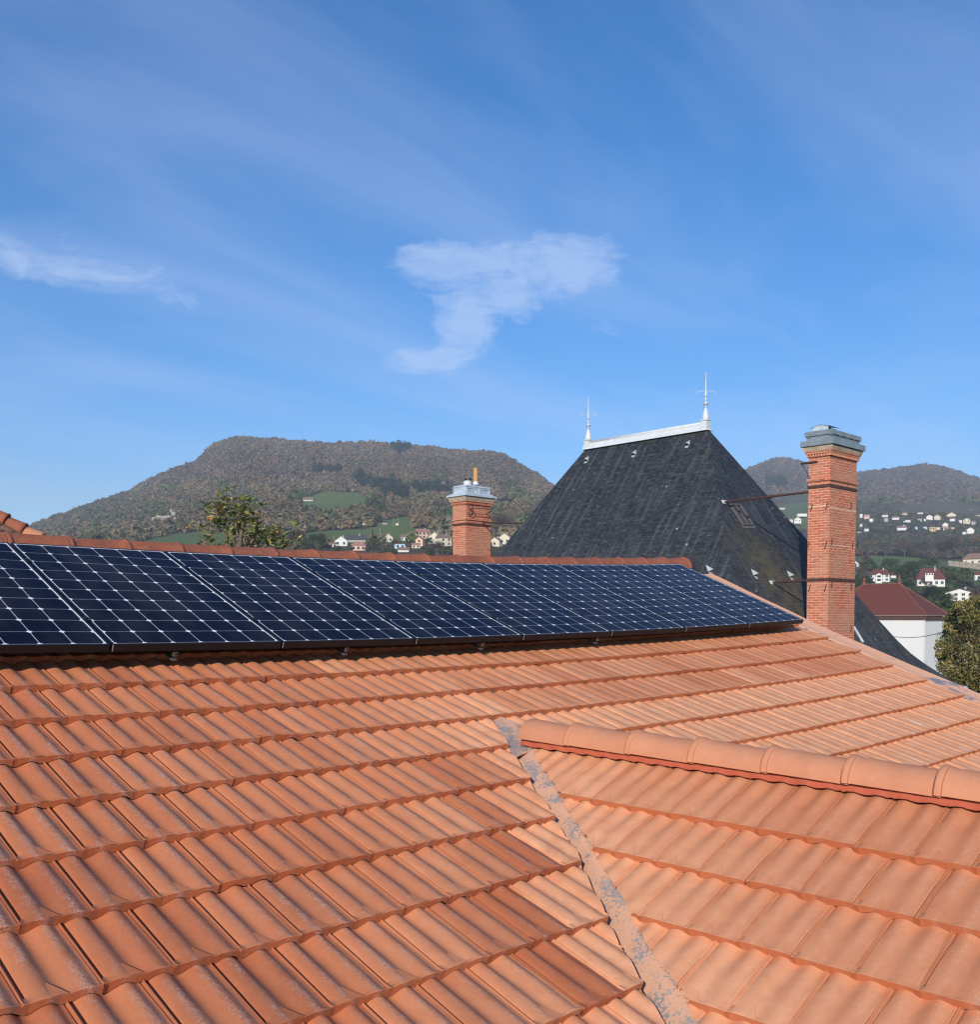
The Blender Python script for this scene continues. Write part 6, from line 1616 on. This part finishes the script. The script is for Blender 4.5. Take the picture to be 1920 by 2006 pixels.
# magnolia behind the ridge, growing in the garden; seen from its top
def magnolia():
    dep = 24.0; base = at(470, 1075, dep) * np.array([1, 1, 0]) + np.array([0, 0, -9])
    t = thing('magnolia_tree', 'leafy magnolia with rust backed leaves rising behind the ridge below the hill', 'tree', tuple(base)); r = np.random.default_rng(5)
    q = lambda px, y, dd=0: at(px, y, dep + dd) - base
    fork = q(468, 1110); m = MB(); m.tube([np.array([0, 0, -.3]), fork * .5 + np.array([.05, 0, 0]), fork], [.20, .16, .11], 10)
    br = [[(468, 1110), (452, 1062), (430, 1035), (402, 1020)], [(468, 1110), (462, 1060), (455, 1030), (432, 1005), (420, 992)], [(468, 1110), (466, 1055), (462, 1025), (460, 1000), (462, 990)],
          [(468, 1110), (472, 1050), (478, 1020), (486, 1000), (488, 985)], [(468, 1110), (485, 1075), (500, 1050), (505, 1020), (497, 1012)], [(468, 1110), (500, 1085), (525, 1065), (540, 1048)],
          [(468, 1110), (505, 1095), (550, 1085), (560, 1060)], [(468, 1110), (520, 1105), (565, 1085), (585, 1062)], [(468, 1110), (430, 1095), (405, 1085), (398, 1055)], [(468, 1110), (420, 1100), (418, 1075)],
          [(468, 1110), (445, 1070), (440, 1020), (440, 1003)], [(468, 1110), (490, 1090), (478, 1058), (484, 1040)]]
    tips = []
    for b_ in br:
        dd = r.uniform(-.6, .6); pts = [q(p[0], p[1], dd * i / (len(b_) - 1)) for i, p in enumerate(b_)]
        m.tube(pts, [float(v) for v in np.linspace(.055, .010, len(pts))], 7)
        for i in range(1, len(pts)):
            for f in (.35, .7, 1.0):
                p = pts[i - 1] + (pts[i] - pts[i - 1]) * f
                if p[2] > q(468, 1085)[2]: tips.append(p)
    tw = []
    for p in tips:
        for _ in range(1):
            e = p + r.normal(0, .16, 3) + np.array([0, 0, .10]); m.tube([p, (p + e) / 2 + r.normal(0, .02, 3), e], [.010, .008, .005], 5); tw.append(e)
    for p in (q(408, 1052), q(396, 1062), q(416, 1068), q(424, 1074), q(540, 1060), q(556, 1052), q(528, 1068), q(515, 1060), q(545, 1078), q(500, 1070), q(492, 1055), q(470, 1040), q(452, 1012), q(434, 996), q(422, 1008), q(414, 1020), q(447, 1040), q(430, 1022),
              q(460, 992), q(488, 984), q(484, 996), q(470, 1003), q(497, 1018), q(503, 1026), q(478, 1022), q(535, 1050), q(560, 1066), q(586, 1064), q(575, 1078), q(520, 1048), q(510, 1040)): tw += [p, p + r.normal(0, .09, 3)]
    mesh('trunk', np.array(m.V), m.F, M['bark'], t, smooth=True)
    V = []; F = []; Cc = []
    for e in tw:                      # whorls of long leaves round each twig end
        k = r.integers(5, 8); tone = r.random()
        for i in range(k):
            a = 6.28 * i / k + r.uniform(-.3, .3); up_ = r.uniform(-.25, .9); d = np.array([math.cos(a), math.sin(a), up_]); d /= np.linalg.norm(d)
            L = r.uniform(.16, .27); W = L * .38; s_ = np.cross(d, [0, 0, 1]); s_ /= np.linalg.norm(s_) + 1e-9; n_ = np.cross(s_, d); o_ = e + r.normal(0, .025, 3)
            b0 = len(V); V += [o_, o_ + d * L * .35 + s_ * W * .5 + n_ * .006, o_ + d * L * .75 + s_ * W * .42, o_ + d * L - n_ * .012, o_ + d * L * .75 - s_ * W * .42, o_ + d * L * .35 - s_ * W * .5 + n_ * .006]
            F.append(tuple(range(b0, b0 + 6))); c = MAG[r.integers(0, 3)] if tone < .70 else MAG[r.integers(3, 7)]
            if r.random() < .2: c = MAG[r.integers(0, 7)]
            Cc.append(c * r.uniform(2.2, 4.0))
    mesh('crown', np.array(V), F, M['gloss_leaf'], t, attrs={'leafcol': ('FACE', np.clip(np.array(Cc), 0, 1))})
magnolia()
# large evergreen at the right edge, in front of the white building
def big_tree():
    dep = 44.0; base = at(1930, 1300, dep) * np.array([1, 1, 0]) + np.array([0, 0, -9]); r = np.random.default_rng(9)
    t = thing('evergreen_tree', 'big bushy yellow green tree at the right edge below the white building', 'tree', tuple(base))
    q = lambda px, y, dd=0: at(px, y, dep + dd) - base
    m = MB(); top = q(1935, 1330); m.tube([np.array([0, 0, -.3]), top * .5 + np.array([.1, .05, 0]), top], [.28, .22, .15], 10)
    cs = []; rs = []
    L = [(1872, 1215, .62), (1900, 1200, .75), (1935, 1198, .9), (1862, 1250, .6), (1890, 1245, .8), (1925, 1240, .9), (1858, 1285, .6), (1885, 1285, .85), (1920, 1285, .95), (1962, 1290, 1.0), (1868, 1320, .55), (1895, 1325, .8), (1930, 1330, .9), (1895, 1356, .6), (1925, 1365, .8), (1965, 1350, 1.0), (1975, 1240, 1.0), (1850, 1300, .35), (1848, 1268, .38), (1858, 1330, .4), (1893, 1190, .4), (1880, 1338, .5), (1960, 1400, .9), (1900, 1400, .8), (2010, 1300, 1.0), (1847, 1288, .3), (1840, 1262, .16), (1843, 1310, .18), (1866, 1205, .22), (1880, 1186, .24), (1905, 1180, .25), (1912, 1172, .18), (1856, 1228, .22), (1852, 1345, .25), (1838, 1282, .13), (1925, 1178, .3), (1862, 1352, .25), (1872, 1366, .3)]
    for px, y, rd in L: cs.append(q(px, y, r.uniform(-1.0, 1.0))); rs.append((rd, rd, rd * .85))
    for px, y, rd in L: limbs(m, top, [q(px, y, r.uniform(.2, 1.2))], .06, r)
    mesh('trunk', np.array(m.V), m.F, M['bark'], t, smooth=True)
    V, F, ci = leaf_cloud(cs, rs, [int(480 * (x[0] / .8) ** 2) + 60 for x in rs], .18, YG, r, shell=.25, up=.6)
    mesh('crown', V, F, M['gloss_leaf'], t, attrs={'leafcol': ('FACE', np.clip(ci, 0, 1))})
big_tree()

# ================================================================ HAZE
def haze():
    m = MB(); m.box(-4800, 5200, -4800, 5200, -10.7, 620)
    h = mesh('haze', np.array(m.V), m.F, D.materials.new('valley_haze')); mt = h.data.materials[0]; mt.use_nodes = True; nt = mt.node_tree; nt.nodes.clear()
    o = nt.nodes.new('ShaderNodeOutputMaterial'); v = nt.nodes.new('ShaderNodeVolumePrincipled'); v.inputs['Color'].default_value = (0.82, 0.90, 1.0, 1); v.inputs['Density'].default_value = HAZE_D; v.inputs['Anisotropy'].default_value = 0.0
    nt.links.new(v.outputs[0], o.inputs['Volume']); tag(h, 'thin blue haze over the valley', 'haze', kind='stuff')
HAZE_D = 0.00019
if HAZE_D > 0: haze()
